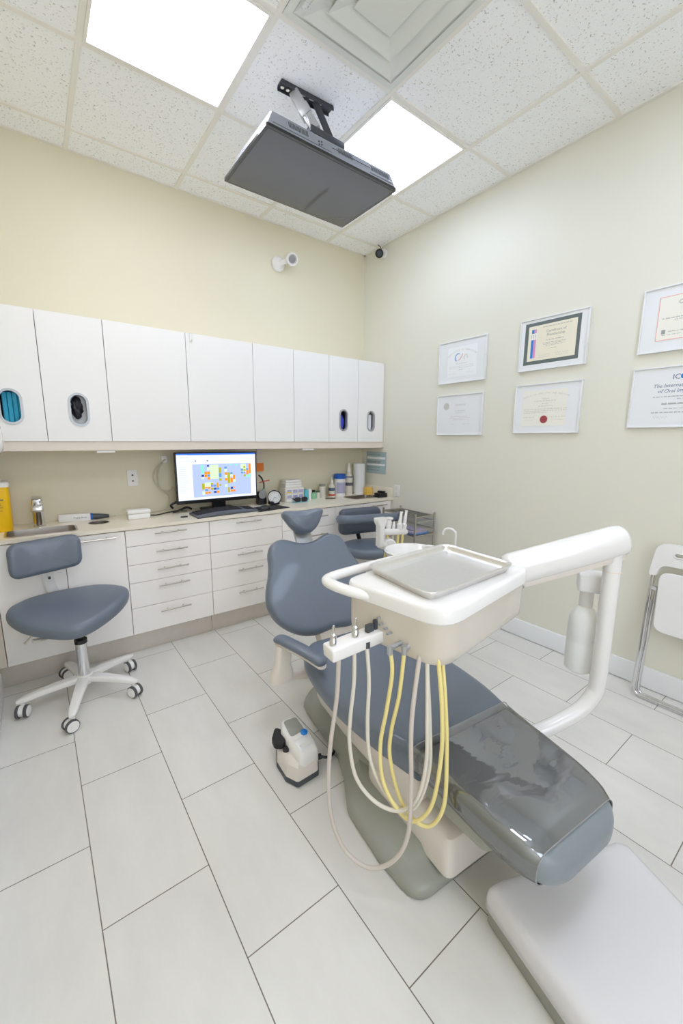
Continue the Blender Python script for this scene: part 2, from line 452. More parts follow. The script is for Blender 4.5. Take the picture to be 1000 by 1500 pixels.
b = B(); box(b, -1.32, -.20, YF, YF+.03, 0, 2.25, .004, 1); box(b, -1.28, -.24, YF+.028, YF+.045, .01, 2.2, .004, 1)
dr = struct('door_1', b, M_wood, True)
b = B(); tube(b, [(-1.2, YF+.04, 1.0), (-1.2, YF+.09, 1.0), (-1.08, YF+.09, 1.0)], .01, 10); obj('handle', b, M_chrome, dr)

# air diffuser in cell x gx[2]..gx[1], y gy[3]..gy[2]
x1 = gx[1]-.012; x0 = gx[2]+.012; y1 = gy[2]-.012; y0 = gy[3]+.012; cx = (x0+x1)/2; cy = (y0+y1)/2; hw = (x1-x0)/2
t = thing('air_diffuser', 'square white ceiling air vent with stepped louvres beside the hanging television bracket', 'air vent', (cx, cy, H))
def sqring(b, h0, z0, h1, z1, th=.003):
    def sq(h, z): return [Vector((cx+h*a, cy+h*c, z)) for a, c in ((1, 1), (-1, 1), (-1, -1), (1, -1))]
    loft(b, [sq(h0, z0), sq(h1, z1), sq(h1-.004, z1+.002), sq(h0-.004, z0+th)], cap0=False, cap1=False)
b = B(); sqring(b, hw, H-.01, hw-.03, H-.012); sqring(b, hw-.03, H-.012, hw-.05, H-.002)
obj('frame', b, M_diff, t, smooth=False)
for a, c in ((.235, .155), (.165, .085)):
    b = B(); sqring(b, a, H-.030, c, H-.006); obj('louvre', b, M_diff, t, smooth=False)
b = B(); box(b, cx-.095, cx+.095, cy-.095, cy+.095, H-.024, H-.018, .002, 1); obj('centre_plate', b, M_diff, t)

# ------------------------------------------------------------------ upper cabinets
ZT, ZB, YU = 2.008, 1.326, -.31
def slot(cx, cz, w, h, k=8):
    return [(cx+x, cz+y) for x, y in rrect(w, h, w/2, k)]
def door_panel(x0, x1, z0, z1, y_front, th, hole=None):
    bm = B(); M = facing_y(y_front)
    g = .0016
    if hole: plate_with_holes(bm, [(x0+g, z0), (x1-g, z0), (x1-g, z1), (x0+g, z1)], [hole], -th, 0, M)
    else: box(bm, x0+g, x1-g, y_front, y_front+th, z0, z1, .0012, 1)
    return bm
def upper(x0, x1, label, doors, group='white wall cabinets'):
    t = thing('wall_cabinet', label, 'cabinet', ((x0+x1)/2, 0, ZB), 0, group)
    b = B(); d = YU+.02
    e = .0012
    box(b, x0+e, x0+.018, d, -.001, ZB, ZT-.001); box(b, x1-.018, x1-e, d, -.001, ZB, ZT-.001)
    box(b, x0+.018, x1-.018, d, -.001, ZB, ZB+.018); box(b, x0+.018, x1-.018, d, -.001, ZT-.019, ZT-.001, 0, 1, None, 1); box(b, x0+.018, x1-.018, -.02, -.001, ZB+.018, ZT-.019)
    obj('body', b, [M_carc, M_up], t, smooth=False)
    ds = []
    for (a, c, hole) in doors:
        hl = slot(*hole) if hole else None
        o = obj('door', door_panel(a, c, ZB, ZT, YU, .018, hl), M_up, t, smooth=False)
        if hole:
            cxh, czh, w, h = hole
            b = B(); out = slot(cxh, czh, w+.02, h+.02); inn = slot(cxh, czh, w-.004, h-.004); M = facing_y(YU)
            rings = [[M @ Vector((p[0], p[1], z)) for p in lp] for lp, z in ((out, 0), (out, .004), (inn, .004), (inn, -.02))]
            loft(b, rings, cap0=False, cap1=False)
            obj('port_ring', b, M_bracketl, o, label='pale grey oval ring around the dispensing hole')
        ds.append(o)
    return t, ds
upper(-2.83, -2.511, 'white wall cabinet with an oval port showing blue face masks, leftmost of the row', [(-2.83, -2.511, (-2.655, 1.505, .085, .165))])
upper(-2.511, -2.199, 'white wall cabinet with an oval port showing black gloves', [(-2.511, -2.199, (-2.352, 1.502, .08, .165))])
upper(-2.199, -1.738, 'wide plain white wall cabinet right of the black glove port', [(-2.199, -1.738, None)])
t, ds = upper(-1.738, -1.277, 'wide white wall cabinet above the monitor with a small hook', [(-1.738, -1.277, None)])
b = B(); box(b, -1.712, -1.692, YU-.006, YU, 1.955, 2.006, .002, 1); tube(b, [(-1.702, YU-.006, 1.966), (-1.702, YU-.02, 1.960), (-1.702, YU-.024, 1.972)], .003, 8, 4)
obj('hook', b, M_white, t, label='small white over-door hook')
upper(-1.277, -.616, 'white wall cabinet with two plain doors right of the monitor', [(-1.277, -.946, None), (-.946, -.616, None)])
t, ds = upper(-.616, -.018, 'white wall cabinet with two small oval ports, rightmost by the corner', [(-.616, -.312, (-.467, 1.505, .07, .16)), (-.312, -.018, (-.162, 1.505, .07, .16))])
b = box(B(), -.018, -.002, YU+.004, YU+.02, ZB-.05, ZT, .001, 1); obj('filler_strip', b, M_rail, t)

# contents seen through the ports
def lump(n, name, label, cat, m, x, z, w, h, y=-.255, group=None, wob=.004):
    b = B()
    for i in range(n):
        f = (i+.5)/n-.5
        pl = rrect(w/n*.98, h, min(w/n*.45, .02), 4)
        solid(b, pl, [(.003, -.02), (0, -.016), (0, .016), (.003, .02)], frame((x+f*w, y+random.uniform(-wob, wob), z+random.uniform(-wob, wob)), (1, 0, 0), (0, 0, 1), (0, -1, 0)))
    return tag(obj(name, b, m, loc=(x, y, z)), label, cat, group)
lump(5, 'face_masks', 'stack of blue face masks behind the leftmost oval port', 'face masks', M_teal, -2.634, 1.483, .11, .21, -.262)
def crumple(name, label, cat, m, x, z, w, h, y=-.262):
    b = B()
    bmesh.ops.create_icosphere(b, subdivisions=4, radius=1)
    for v in b.verts:
        p = v.co; d = 1+.10*math.sin(9*p.x+4*p.z)+.08*math.sin(13*p.z+6*p.x)
        v.co = Vector((x+p.x*w/2*d, y+p.y*.03*d, z+p.z*h/2))
    return tag(obj(name, b, m, loc=(x, y, z)), label, cat)
crumple('black_gloves', 'bundle of black gloves behind the second oval port', 'gloves', M_glove, -2.358, 1.515, .058, .13)
b = box(B(), -2.40, -2.30, -.25, -.246, 1.36, 1.62, .001, 1); tag(obj('glove_box', b, M_paper, loc=(-2.35, -.248, 1.36)), 'white glove carton front behind the second oval port', 'carton')
crumple('blue_gloves', 'blue gloves showing in the port of the corner cabinet', 'gloves', M_bgl, -.470, 1.485, .07, .14)
b = B(); box(b, -.195, -.135, -.285, -.22, 1.40, 1.565, .004, 2)
tag(obj('white_box', b, M_paper, loc=(-.165, -.25, 1.40)), 'white carton showing in the last oval port by the corner', 'box')
b = B(); box(b, -.615, -.32, -.25, -.05, 1.348, 1.38, .002, 1)

# rail under the wall cabinets, cable pucks
b = B(); box(b, XL, -.002, YU+.006, YU+.024, 1.272, ZB-.001, .001, 1)
o = tag(obj('light_rail', b, M_rail, smooth=False, loc=(-1.4, YU, 1.3)), 'long beige rail under the row of white wall cabinets', 'cabinet rail')
for i, (xa, xb, lab) in enumerate(((-2.285, -2.187, 'small white clip plate under the rail left of the monitor'), (-.865, -.76, 'small white clip plate under the rail near the corner'))):
    b = box(B(), xa, xb, -.30, -.245, 1.258, 1.2715, .003, 2)
    tag(obj('rail_clip', b, M_matwhite, loc=((xa+xb)/2, -.27, 1.26)), lab, 'clip', 'clips under the rail')

# ------------------------------------------------------------------ base cabinets
YB = -.445; ZC = .826; ZK = .135
def handle(b, xa, xb, z, y=YB):
    cyl(b, (xa, y-.028, z), (xb, y-.028, z), .0052, n=12)
    for x in (xa+.045, xb-.045): cyl(b, (x, y-.027, z), (x, y+.001, z), .004, n=10)
def base_cab(x0, x1, label, fronts):
    t = thing('base_cabinet', label, 'cabinet', ((x0+x1)/2, YB, 0), 0, 'white base cabinets')
    b = B(); box(b, x0+.001, x1-.001, YB+.02, -.001, ZK, .70 if 'sink' in label else ZC-.022)
    obj('body', b, M_carc, t, smooth=False)
    for kind, a, c, z0, z1, hd in fronts:
        bm = B(); box(bm, a+.0018, c-.0018, YB, YB+.018, z0+.0016, z1-.0016, .0012, 1)
        f = obj(kind, bm, M_base, t, smooth=False)
        if hd:
            hb = B(); handle(hb, *hd); obj('handle', hb, M_ss, f, label='slim steel bar handle')
    return t
ZTOP = .801
base_cab(-2.808, -2.198, 'white base cabinet under the left sink behind the front stool', [('door', -2.808, -2.503, ZK, ZTOP, None), ('door', -2.503, -2.198, ZK, ZTOP, (-2.445, -2.25, .772))])
def drawers(x0, x1, zs, hz, ha, hb):
    fr = []
    for (z1, z0), h in zip(zip(zs[:-1], zs[1:]), hz): fr.append(('drawer', x0, x1, z0, z1, (ha, hb, h) if h else None))
    return fr
base_cab(-2.198, -1.692, 'white five-drawer base cabinet with five bar handles left of the dental chair', drawers(-2.198, -1.692, [ZTOP, .700, .583, .468, .306, ZK], [.771, .655, .54, .431, .263], -2.036, -1.848))
base_cab(-1.692, -1.143, 'white drawer base cabinet below the keyboard, second drawer without handle', drawers(-1.692, -1.143, [ZTOP, .700, .578, .466, .305, ZK], [.774, None, .545, .431, .264], -1.510, -1.322))
base_cab(-1.143, -.648, 'white drawer base cabinet behind the dental chair headrest', drawers(-1.143, -.648, [ZTOP, .656, .530, .40, .27, ZK], [.745, .595, .46, .335, .21], -.93, -.742))
base_cab(-.648, -.022, 'white base cabinet under the right sink by the corner', [('door', -.648, -.345, ZK, ZTOP, None), ('door', -.345, -.022, ZK, ZTOP, (-.285, -.092, .772))])
for n_, (xa, xb, lab) in enumerate(((XL+.001, -2.81, 'narrow offwhite filler panel at the left end of the base cabinets'), (-.021, -.001, 'narrow beige filler panel at the right wall end of the base cabinets'))):
    b = box(B(), xa, xb, YB+.006, YB+.022, ZK, ZTOP, .001, 1)
    tag(obj('filler_panel', b, M_rail, smooth=False, loc=((xa+xb)/2, YB, ZK)), lab, 'panel', 'cabinet filler panels')
for xa, xb, lab in ((XL+.001, -1.694, 'brushed metal toe kick plinth under the left base cabinets'), (-1.692, -.002, 'brushed metal toe kick plinth under the right base cabinets')):
    b = box(B(), xa, xb, -.395, -.378, 0, ZK-.002, .001, 1)
    tag(obj('toe_kick', b, M_toe, smooth=False, loc=((xa+xb)/2, -.39, 0)), lab, 'plinth', 'toe kick plinths')

# worktop with cut-outs
SK1 = (-2.588, -.305, .315, .19); SK2 = (-.222, -.262, .285, .19)
def skpoly(s, g=0): return [(s[0]+x, s[1]+y) for x, y in rrect(s[2]+g, s[3]+g, .035+g/2, 5)]
H1 = (-2.302, -.215, .055); H2 = (-.505, -.175, .048)
def cpoly(h, g=0, n=28): return [(h[0]+(h[2]+g)*math.cos(2*PI*i/n), h[1]+(h[2]+g)*math.sin(2*PI*i/n)) for i in range(n)]
b = plate_with_holes(B(), [(XL+.001, -.458), (-.001, -.458), (-.001, -.001), (XL+.001, -.001)], [skpoly(SK1), skpoly(SK2), cpoly(H1), cpoly(H2)], ZC-.02, ZC)
t = tag(obj('worktop', b, M_counter, smooth=False, loc=(-1.4, -.23, ZC)), 'long cream worktop along the back wall', 'worktop')
b = box(B(), -.016, -.001, -.452, -.002, ZC+.0005, ZC+.085, .002, 2)
tag(obj('side_splash', b, M_counter, loc=(-.01, -.2, ZC)), 'low cream splash strip on the right wall at the worktop end', 'splashback')
def sink(s, label):
    t = thing('sink', label, 'sink', (s[0], s[1], ZC), 0, 'steel sinks')
    b = B(); base = skpoly(s, -.001)
    loft(b, [[Vector((p[0], p[1], z)) for p in (inset(base, d) if d else base)] for d, z in ((-.009, ZC+.0008), (-.009, ZC+.003), (.001, ZC+.003), (.002, ZC-.02), (.006, ZC-.10), (.016, ZC-.118), (.05, ZC-.122))], cap0=False, cap1=True)
    obj('basin', b, M_ss, t)
    b = lathe(B(), [(.024, 0), (.024, .003), (.018, .004), (.0, .0025)], (s[0], s[1], ZC-.122), n=20); obj('drain', b, M_chrome, t)
sink(SK1, 'small steel sink at the left end of the worktop'); sink(SK2, 'small steel sink at the right end of the worktop')
for h, lab in ((H1, 'round steel waste hole ring right of the left sink'), (H2, 'round steel waste hole ring left of the right sink')):
    b = B(); loft(b, [[Vector((p[0], p[1], z)) for p in cpoly(h, d)] for d, z in ((.004, ZC+.0006), (.004, ZC+.002), (-.001, ZC+.002), (-.002, ZC-.06), (-.03, ZC-.062))], cap0=False, cap1=True)
    tag(obj('waste_ring', b, M_ss, loc=(h[0], h[1], ZC)), lab, 'waste chute', 'waste holes in the worktop')

# faucet
t = thing('faucet', 'chunky chrome faucet behind the left sink', 'faucet', (-2.597, -.14, ZC))
b = lathe(B(), [(.032, 0), (.032, .006), (.027, .01), (.026, .085), (.028, .09)], (-2.597, -.14, ZC)); obj('column', b, M_chrome, t)
b = B(); box(b, -.028, .028, -.12, .024, 0, .034, .009, 3, Matrix.Translation((-2.597, -.145, ZC+.088)) @ Matrix.Rotation(math.radians(-8), 4, 'X')); obj('spout', b, M_chrome, t)
b = B(); box(b, -.026, .026, -.05, .028, 0, .056, .011, 3, Matrix.Translation((-2.597, -.14, ZC+.124)) @ Matrix.Rotation(math.radians(12), 4, 'X')); obj('lever', b, M_chrome, t)

# sharps container
t = thing('sharps_container', 'yellow sharps container with white lid at the left end of the worktop', 'sharps container', (-2.775, -.14, ZC))
b = B(); loft(b, [[Vector((-2.777+x*k, -.14+y*k, ZC+z)) for x, y in rrect(.125, .165, .018, 4)] for k, z in ((.9, .0005), (.93, .006), (1, .25))])
obj('bin', b, M_yellow, t)
b = B(); solid(b, [(-2.777+x, -.14+y) for x, y in rrect(.133, .173, .02, 4)], [(0, ZC+.25), (0, ZC+.27), (.006, ZC+.276)]); box(b, -2.83, -2.745, -.19, -.09, ZC+.274, ZC+.292, .006, 2)
obj('lid', b, M_matwhite, t)
b = B(); M2 = frame((-2.777, -.2195, ZC), (1, 0, 0), (0, -.03, 1), (0, -1, -.03))
rect(b, -.05, .035, .178, .184, .0025, M2); rect(b, -.03, .03, .138, .140, .0025, M2); rect(b, -.02, .026, .120, .122, .0025, M2)
text_bm(b, 'SHARPS', .016, M2 @ Matrix.Translation((-.005, .150, .0022))); obj('printed_label', b, M_dink, t, smooth=False)

# white pen-shaped tool, box, dongle
t = thing('applicator', 'white flat applicator with blue ring and grey tapered tip lying by the back wall', 'dental tool', (-2.33, -.07, ZC))
A = Vector((-2.50, -.06, ZC+.028)); D = (Vector((-2.15, -.085, ZC+.020))-A).normalized(); Mt = frame(A, D, Vector((0, 0, 1)).cross(D).normalized(), D.cross(Vector((0, 0, 1)).cross(D)).normalized())
b = B(); box(b, 0, .17, -.018, .018, -.027, .020, .004, 2, Mt); obj('body', b, M_matwhite, t)
b = B(); tube(b, [Mt @ Vector((.17, 0, -.004)), Mt @ Vector((.182, 0, -.004))], .0215, 20, 0); obj('ring', b, M_blue, t)
b = B(); loft(b, [circ(Mt @ Vector((x, 0, -.004-.03*max(0, x-.18))), r, 18, D) for x, r in ((.182, .019), (.21, .018), (.27, .012), (.275, .009))]); obj('grip', b, M_dgrey, t)
b = B(); loft(b, [circ(Mt @ Vector((x, 0, -.007)), r, 14, D) for x, r in ((.275, .009), (.315, .003))]); obj('tip', b, M_cable, t)
b = B(); M = Mt @ frame((0, -.0185, 0), (1, 0, 0), (0, 0, 1), (0, -1, 0))
text_bm(b, 'Prophy Brush', .013, M @ Matrix.Translation((.115, -.008, 0))); obj('lettering', b, M_navy, t, smooth=False)
t = thing('white_case', 'small white lidded plastic case left of the monitor', 'case', (-2.07, -.21, ZC))
b = box(B(), -2.138, -2.006, -.235, -.165, ZC, ZC+.034, .007, 3); obj('tub', b, M_matwhite, t)
b = box(B(), -2.141, -2.003, -.238, -.162, ZC+.035, ZC+.060, .007, 3); obj('lid', b, M_matwhite, t)
b = box(B(), -1.845, -1.80, -.352, -.334, ZC, ZC+.009, .003, 2, None); tag(obj('usb_stick', b, M_black, loc=(-1.82, -.34, ZC)), 'small black usb stick on the worktop left of the keyboard', 'usb stick')

# monitor
t = thing('computer_monitor', 'wide monitor showing a coloured appointment schedule on the worktop', 'monitor', (-1.51, -.16, ZC))
X0, X1, Z0, Z1 = -1.818, -1.215, .888, 1.250; YM = -.185
b = box(B(), X0, X1, YM, YM+.03, Z0, Z1, .004, 2); obj('housing', b, M_black, t)
b = B()
scr_cols = [('win', (226, 236, 255)), ('cal', (172, 188, 232)), ('top', (70, 120, 226)), ('lime', (206, 232, 190)), ('mint', (130, 228, 196)), ('orange', (252, 142, 22)), ('olive', (170, 170, 30)), ('cyan', (90, 150, 200)), ('navy', (50, 70, 150)), ('lilac', (140, 130, 230))]
smats = []
for n_, c in scr_cols: smats.append(emitter('screen_'+n_, c, .95))
M = facing_y(YM)
sx0, sx1, sz0, sz1 = X0+.010, X1-.010, Z0+.026, Z1-.009; SW = sx1-sx0; SH = sz1-sz0
def scr(u0, u1, v0, v1, mi, k=[.0004]):
    k[0] += .0000015
    rect(b, sx0+SW*u0, sx0+SW*u1, sz1-SH*v1, sz1-SH*v0, k[0], M, mi)
scr(0, 1, 0, 1, 0); scr(0, 1, 0, .035, 2); scr(0, .13, .03, .05, 0); scr(.18, .93, .23, .95, 1)
for i in range(9): scr(.05+.018*i, .06+.018*i, .155, .168, 1)
for i in (.215, .36): scr(i, i+.014, .145, .172, 8)
for i in range(5): scr(.05+.02*i, .06+.02*i, .075, .09, 1)
for i in range(14): scr(.02, .09+.02*(i % 3), .28+.042*i, .287+.042*i, 1)
def cell(c, r, mi, w=1, h=1, U0=.285, V0=.25): scr(U0+c*.0365, U0+(c+w)*.0365-.004, V0+r*.064, V0+(r+h)*.064-.006, mi)
for c, r, mi, w, h in [(0, 0, 4, 1, 3), (2, 0, 8, .8, .7), (2, .8, 3, 1, 1.2), (3, 0, 3, 3, 5), (1, 2.3, 5, 1, 1), (2, 2.3, 5, 1, 1), (0, 3.3, 8, 1, .8), (1, 3.3, 5, 1, 1), (2, 3.3, 7, 1, .8), (0, 4.2, 3, 1, .7), (2, 4.2, 5, 1, 1), (6, 1, 6, 1, 2), (6, 3, 7, 1, 1.5), (6, 4.8, 6, 1, 1), (8, .8, 7, 1, .8), (8, 1.6, 3, 1, 1), (8, 2.8, 5, 1, 1), (9, 2.8, 6, 1, 4), (10, 2.9, 7, 1, 1), (10, 3.5, 3, 1, 1), (11, 3.8, 5, .9, 1.8), (8, 3.8, 3, 1, 1), (8, 4.8, 5, 1, 1), (10, 4.8, 5, 1, 1.8), (11, 5.4, 3, 1, 1),
                   (0, 6.3, 6, 1, 2.2), (1, 6, 3, 3, 1.8), (3, 6.2, 6, 1, .8), (3, 6.9, 9, 1, .8), (1, 7.5, 5, 1, .6), (2, 7.5, 5, 1, .6), (1, 8.2, 7, 1, .8), (2, 8, 5, .8, .4), (3, 7.9, 6, 1, .9), (4, 6.9, 7, 1, .8), (4, 8, 8, 1, .8), (5, 6.2, 5, .8, 2), (5, 8, 7, 1, .8), (6, 6.8, 6, .8, .8), (1, 9.2, 5, 1, .9), (2, 9.2, 5, 1, .8), (0, 9, 3, 1, 1.3), (4, 9.1, 8, 1, .8), (5, 9.1, 5, 1, .9), (8, 7, 3, 1, 1), (9, 8.1, 6, .8, 2), (10, 8, 8, 1, .9), (11, 8, 5, .8, .5), (10, 9, 5, 1, .9), (11, 9, 5, .8, .9),
                   (10, 0, 4, .7, .5), (12, 0, 4, .9, .7), (14, 0, 3, 2, 3.4), (15, .8, 6, .8, .8), (14, 1.7, 7, 1, .9), (15, 1.9, 6, .9, .8), (16, 1.7, 7, .9, .7), (16, 2.3, 5, .9, 1.7), (15, 2.8, 9, .8, .7), (17, 0, 5, .9, 3.6), (14, 2.7, 7, 1, .8), (15, 3.8, 6, .9, .8), (16, 4, 4, .9, 1), (17, 3.8, 4, .8, 1.2)]:
    cell(c, r, mi, w, h)
obj('screen', b, smats, t, smooth=False, label='lit screen with a grid of coloured appointment blocks')
b = B(); box(b, -1.56, -1.46, YM+.03, YM+.055, ZC+.004, 1.05, .004, 2); obj('stand', b, M_black, t)
b = B(); solid(b, [(-1.51+x, -.13+y) for x, y in rrect(.24, .17, .03, 5)], [(0, ZC), (0, ZC+.008), (.004, ZC+.011)]); obj('stand_foot', b, M_black, t)

# keyboard
t = thing('keyboard', 'curved black ergonomic keyboard in front of the monitor', 'keyboard', (-1.53, -.36, ZC))
def kb(u, v, z):     # u along width 0..1, v depth 0 (front) .. 1
    x = -1.765+.455*u; arch = .035*math.sin(PI*u)
    y = -.448+.03*u+arch*.25 + v*(.185-.02*u) + arch*v*.6
    return Vector((x, y, ZC+z*(1+.9*math.sin(PI*u)) ))
b = B(); n = 24
rings = []
for i in range(n+1):
    u = i/n
    rings.append([kb(u, v, z) for v, z in ((0, .0004), (1, .0004), (1, .013), (.97, .016), (.3, .011), (.06, .008), (0, .005))])
loft(b, rings); obj('case', b, M_dgrey, t)
b = B()
for r in range(6):
    for c in range(19):
        if c in (15,) : continue
        u0 = .03+c*.0497; u1 = u0+.042; v0 = .36+r*.1; v1 = v0+.082
        zb = .0115+.004*(r/6)
        lo = [kb(u, v, zb*.9) for u, v in ((u0, v0), (u1, v0), (u1, v1), (u0, v1))]; c0 = sum(lo, Vector())/4
        hi = [c0+(p-c0)*.8+Vector((0, 0, .0065)) for p in lo]
        loft(b, [lo, hi])
k_ = obj('keys', b, M_black, t, smooth=False); k_['kind'] = 'stuff'
# mouse pad, mouse
b = B(); pl = [(-1.325, -.452), (-1.045, -.40), (-1.075, -.215), (-1.34, -.262)]
solid(b, roundpoly(pl, .012), [(0, ZC+.0003), (0, ZC+.003)])
tag(obj('mouse_pad', b, M_rubber, loc=(-1.18, -.33, ZC)), 'black mouse pad right of the keyboard', 'mouse pad')
t = thing('computer_mouse', 'black computer mouse on the mouse pad', 'mouse', (-1.24, -.36, ZC+.003))
b = B()
for s in range(1):
    rings = []
    for i in range(9):
        f = i/8; r = math.sqrt(max(0, 1-f*f)); rings.append([Vector((-1.245+.052*r*math.cos(a), -.365+.034*r*math.sin(a), ZC+.0035+.030*f)) for a in [2*PI*k/24 for k in range(24)]])
    loft(b, rings)
obj('shell', b, M_black, t)
b = B(); cyl(b, (-1.278, -.369, ZC+.024), (-1.278, -.361, ZC+.024), .007, n=14); obj('scroll_wheel', b, M_grey, t)

# desk items right of monitor
t = thing('desk_gadget', 'black gadget stand with a grey dial beside the monitor', 'gadget', (-1.155, -.13, ZC))
b = box(B(), -1.195, -1.12, -.165, -.10, ZC, ZC+.105, .014, 3); obj('stand', b, M_black, t)
b = B(); lathe(b, [(.034, 0), (.034, .006), (.026, .008), (0, .0085)], (-1.16, -.164, ZC+.085), (0, -1, 0)); obj('dial', b, M_grey, t)
t = thing('pen', 'dark pen with red clip standing beside the monitor', 'pen', (-1.13, -.13, ZC+.106))
b = B(); tube(b, [(-1.133, -.13, ZC+.105), (-1.128, -.128, ZC+.16), (-1.14, -.12, ZC+.205), (-1.165, -.118, ZC+.235)], .006, 10); obj('barrel', b, M_black, t)
b = B(); tube(b, [(-1.165, -.13, ZC+.178), (-1.08, -.13, ZC+.192)], .004, 8, 0); obj('clip', b, M_red, t)
b = B(); cyl(b, (-1.133, -.13, ZC+.106), (-1.131, -.129, ZC+.124), .011, n=14); obj('collar', b, M_green, t)
t = thing('alarm_clock', 'small round black desk clock with a white dial by the mouse', 'clock', (-1.075, -.20, ZC+.003))
cd = Vector((-.52, -.85, .05)).normalized(); cc = Vector((-1.075, -.205, ZC+.062))
b = B(); loft(b, [circ(cc+cd*z, r, 36, cd) for z, r in ((-.045, .046), (-.04, .052), (.010, .056), (.016, .056), (.016, .050), (.010, .048))]); box(b, -1.115, -1.03, -.215, -.155, ZC+.0005, ZC+.03, .01, 2); obj('case', b, M_black, t)
b = B(); lathe(b, [(.0485, .0102), (.0485, .0112)], cc, cd, 36); obj('dial', b, M_face, t)
up = (Vector((0, 0, 1))-cd*cd.z).normalized(); rt = up.cross(cd)
Mc = frame(cc+cd*.0116, rt, up, cd)
b = B()
for h in range(12):
    a = 2*PI*h/12; text_bm(b, str(12 if h == 0 else h), .012, Mc @ Matrix.Translation((.037*math.sin(a), .037*math.cos(a)-.004, 0)))
obj('numerals', b, M_dink, t, smooth=False)
b = B()
for a, l, w in ((2.1, .022, .0016), (3.6, .032, .001)):
    d = Vector((math.sin(a), math.cos(a), 0)); p = Vector((-d.y, d.x, 0))
    for q in (0,): 
        v = [bm_ for bm_ in (Mc @ (p*w+Vector((0, 0, .001))), Mc @ (-p*w+Vector((0, 0, .001))), Mc @ (d*l-p*w*.5+Vector((0, 0, .001))), Mc @ (d*l+p*w*.5+Vector((0, 0, .001))))]
        b.faces.new([b.verts.new(x) for x in v])
obj('hands', b, M_black, t, smooth=False)

# drawer organiser
t = thing('drawer_organiser', 'small white organiser box with six tiny lilac and yellow drawers on the worktop', 'organiser', (-.85, -.12, ZC))
ox0, ox1, oy, oz1 = -.955, -.775, -.165, ZC+.122
b = box(B(), ox0, ox1, oy, -.05, ZC, oz1, .004, 2); obj('case', b, M_pale, t)
for r in range(2):
    for c in range(3):
        xx = ox0+.008+c*.056; zz = oz1-.05-r*.044
        b = box(B(), xx, xx+.052, oy-.007, oy+.002, zz, zz+.038, .002, 1)
        d = obj('drawer', b, M_matwhite, t)
        b = box(B(), xx+.005, xx+.047, oy-.0085, oy-.007, zz+.006, zz+.032, .001, 1)
        obj('drawer_label', b, M_pastel, d)
        if r == 0 and c == 0:
            b = box(B(), xx+.006, xx+.044, oy-.0092, oy-.0085, zz+.006, zz+.014); obj('yellow_label', b, M_yellow, d)
b = box(B(), ox0+.008, ox1-.008, oy-.006, oy+.002, ZC+.006, oz1-.098, .002, 1); obj('drawer', b, M_matwhite, t)
for i in range(3):
    z = oz1+.0005+i*.021
    b = box(B(), ox0+.008+.003*i, ox1-.014-.004*i, -.155, -.06, z, z+.0195, .004, 2)
    tag(obj('flat_white_box', b, M_matwhite, loc=(-.86, -.11, z)), ('flat white box, lowest of three on the drawer organiser', 'flat white box, middle of three on the drawer organiser', 'flat white box, topmost of three on the drawer organiser')[i], 'box', 'flat white boxes')
# cloth + sunglasses
b = B(); solid(b, roundpoly([(-.925, -.225), (-.775, -.225), (-.745, -.18), (-.90, -.18)], .006), [(0, ZC+.0004), (0, ZC+.002)])
tag(obj('cyan_cloth', b, M_cyan, loc=(-.84, -.2, ZC)), 'cyan paper cloth under the dark glasses', 'cloth')
t = thing('sunglasses', 'dark safety glasses on the cyan cloth before the organiser', 'glasses', (-.84, -.20, ZC+.002))
for sx in (-.865, -.800):
    b = B(); pillow(b, [(x, y) for x, y in rrect(.058, .04, .018, 5)], .008, .003, .003, M=frame((sx, -.212, ZC+.024), (1, 0, 0), (0, .2, .98), (0, -.98, .2))); obj('lens', b, M_black, t)
b = B(); tube(b, [(-.84, -.213, ZC+.03), (-.832, -.216, ZC+.034), (-.824, -.213, ZC+.03)], .004, 8)
tube(b, [(-.894, -.21, ZC+.03), (-.892, -.17, ZC+.028), (-.85, -.185, ZC+.010)], .003, 8); tube(b, [(-.771, -.21, ZC+.03), (-.772, -.17, ZC+.028), (-.80, -.185, ZC+.010)], .003, 8)
obj('frame', b, M_black, t)
# small boxes & bottles
b = box(B(), -.752, -.718, -.14, -.07, ZC, ZC+.088, .003, 2); tag(obj('blue_carton', b, M_cyan, loc=(-.735, -.1, ZC)), 'small light blue carton right of the drawer organiser', 'carton')
b = box(B(), -.708, -.682, -.135, -.07, ZC, ZC+.095, .003, 2); tag(obj('white_carton', b, M_paper, loc=(-.695, -.1, ZC)), 'small white carton beside the light blue carton', 'carton')
def bottle(name, label, x, y, prof, m, cap, mc, extra=None, group=None):
    t = thing(name, label, 'bottle', (x, y, ZC))
    obj('body', lathe(B(), prof, (x, y, ZC)), m, t)
    obj('cap', lathe(B(), cap, (x, y, ZC)), mc, t)
    if extra: extra(t)
    return t
bottle('small_bottle', 'small green bottle with black cap on the worktop', -.635, -.10, [(.0, 0), (.025, .0), (.026, .004), (.026, .045), (.012, .055), (.012, .058)], M_green, [(.013, .058), (.013, .078), (.0, .079)], M_black)
bottle('tiny_jar', 'tiny white jar with green band right of the green bottle', -.585, -.09, [(.0, 0), (.022, .0), (.023, .05), (.02, .053)], M_pale, [(.021, .053), (.021, .066), (0, .067)], M_darkgreen)
bottle('glass_jar', 'clear jar with a grey lid left of the wipes tub', -.52, -.065, [(.0, 0), (.03, .0), (.031, .01), (.031, .095), (.028, .10)], M_pale, [(.029, .10), (.029, .118), (0, .119)], M_grey)
def soap_band(t):
    b = B(); lathe(b, [(.0295, .01), (.0296, .02), (.0295, .024)], (-.425, -.085, ZC)); obj('red_band', b, M_red, t)
    b = B(); lathe(b, [(.0295, .055), (.0296, .075), (.0295, .083)], (-.425, -.085, ZC)); obj('label_band', b, M_navy, t)
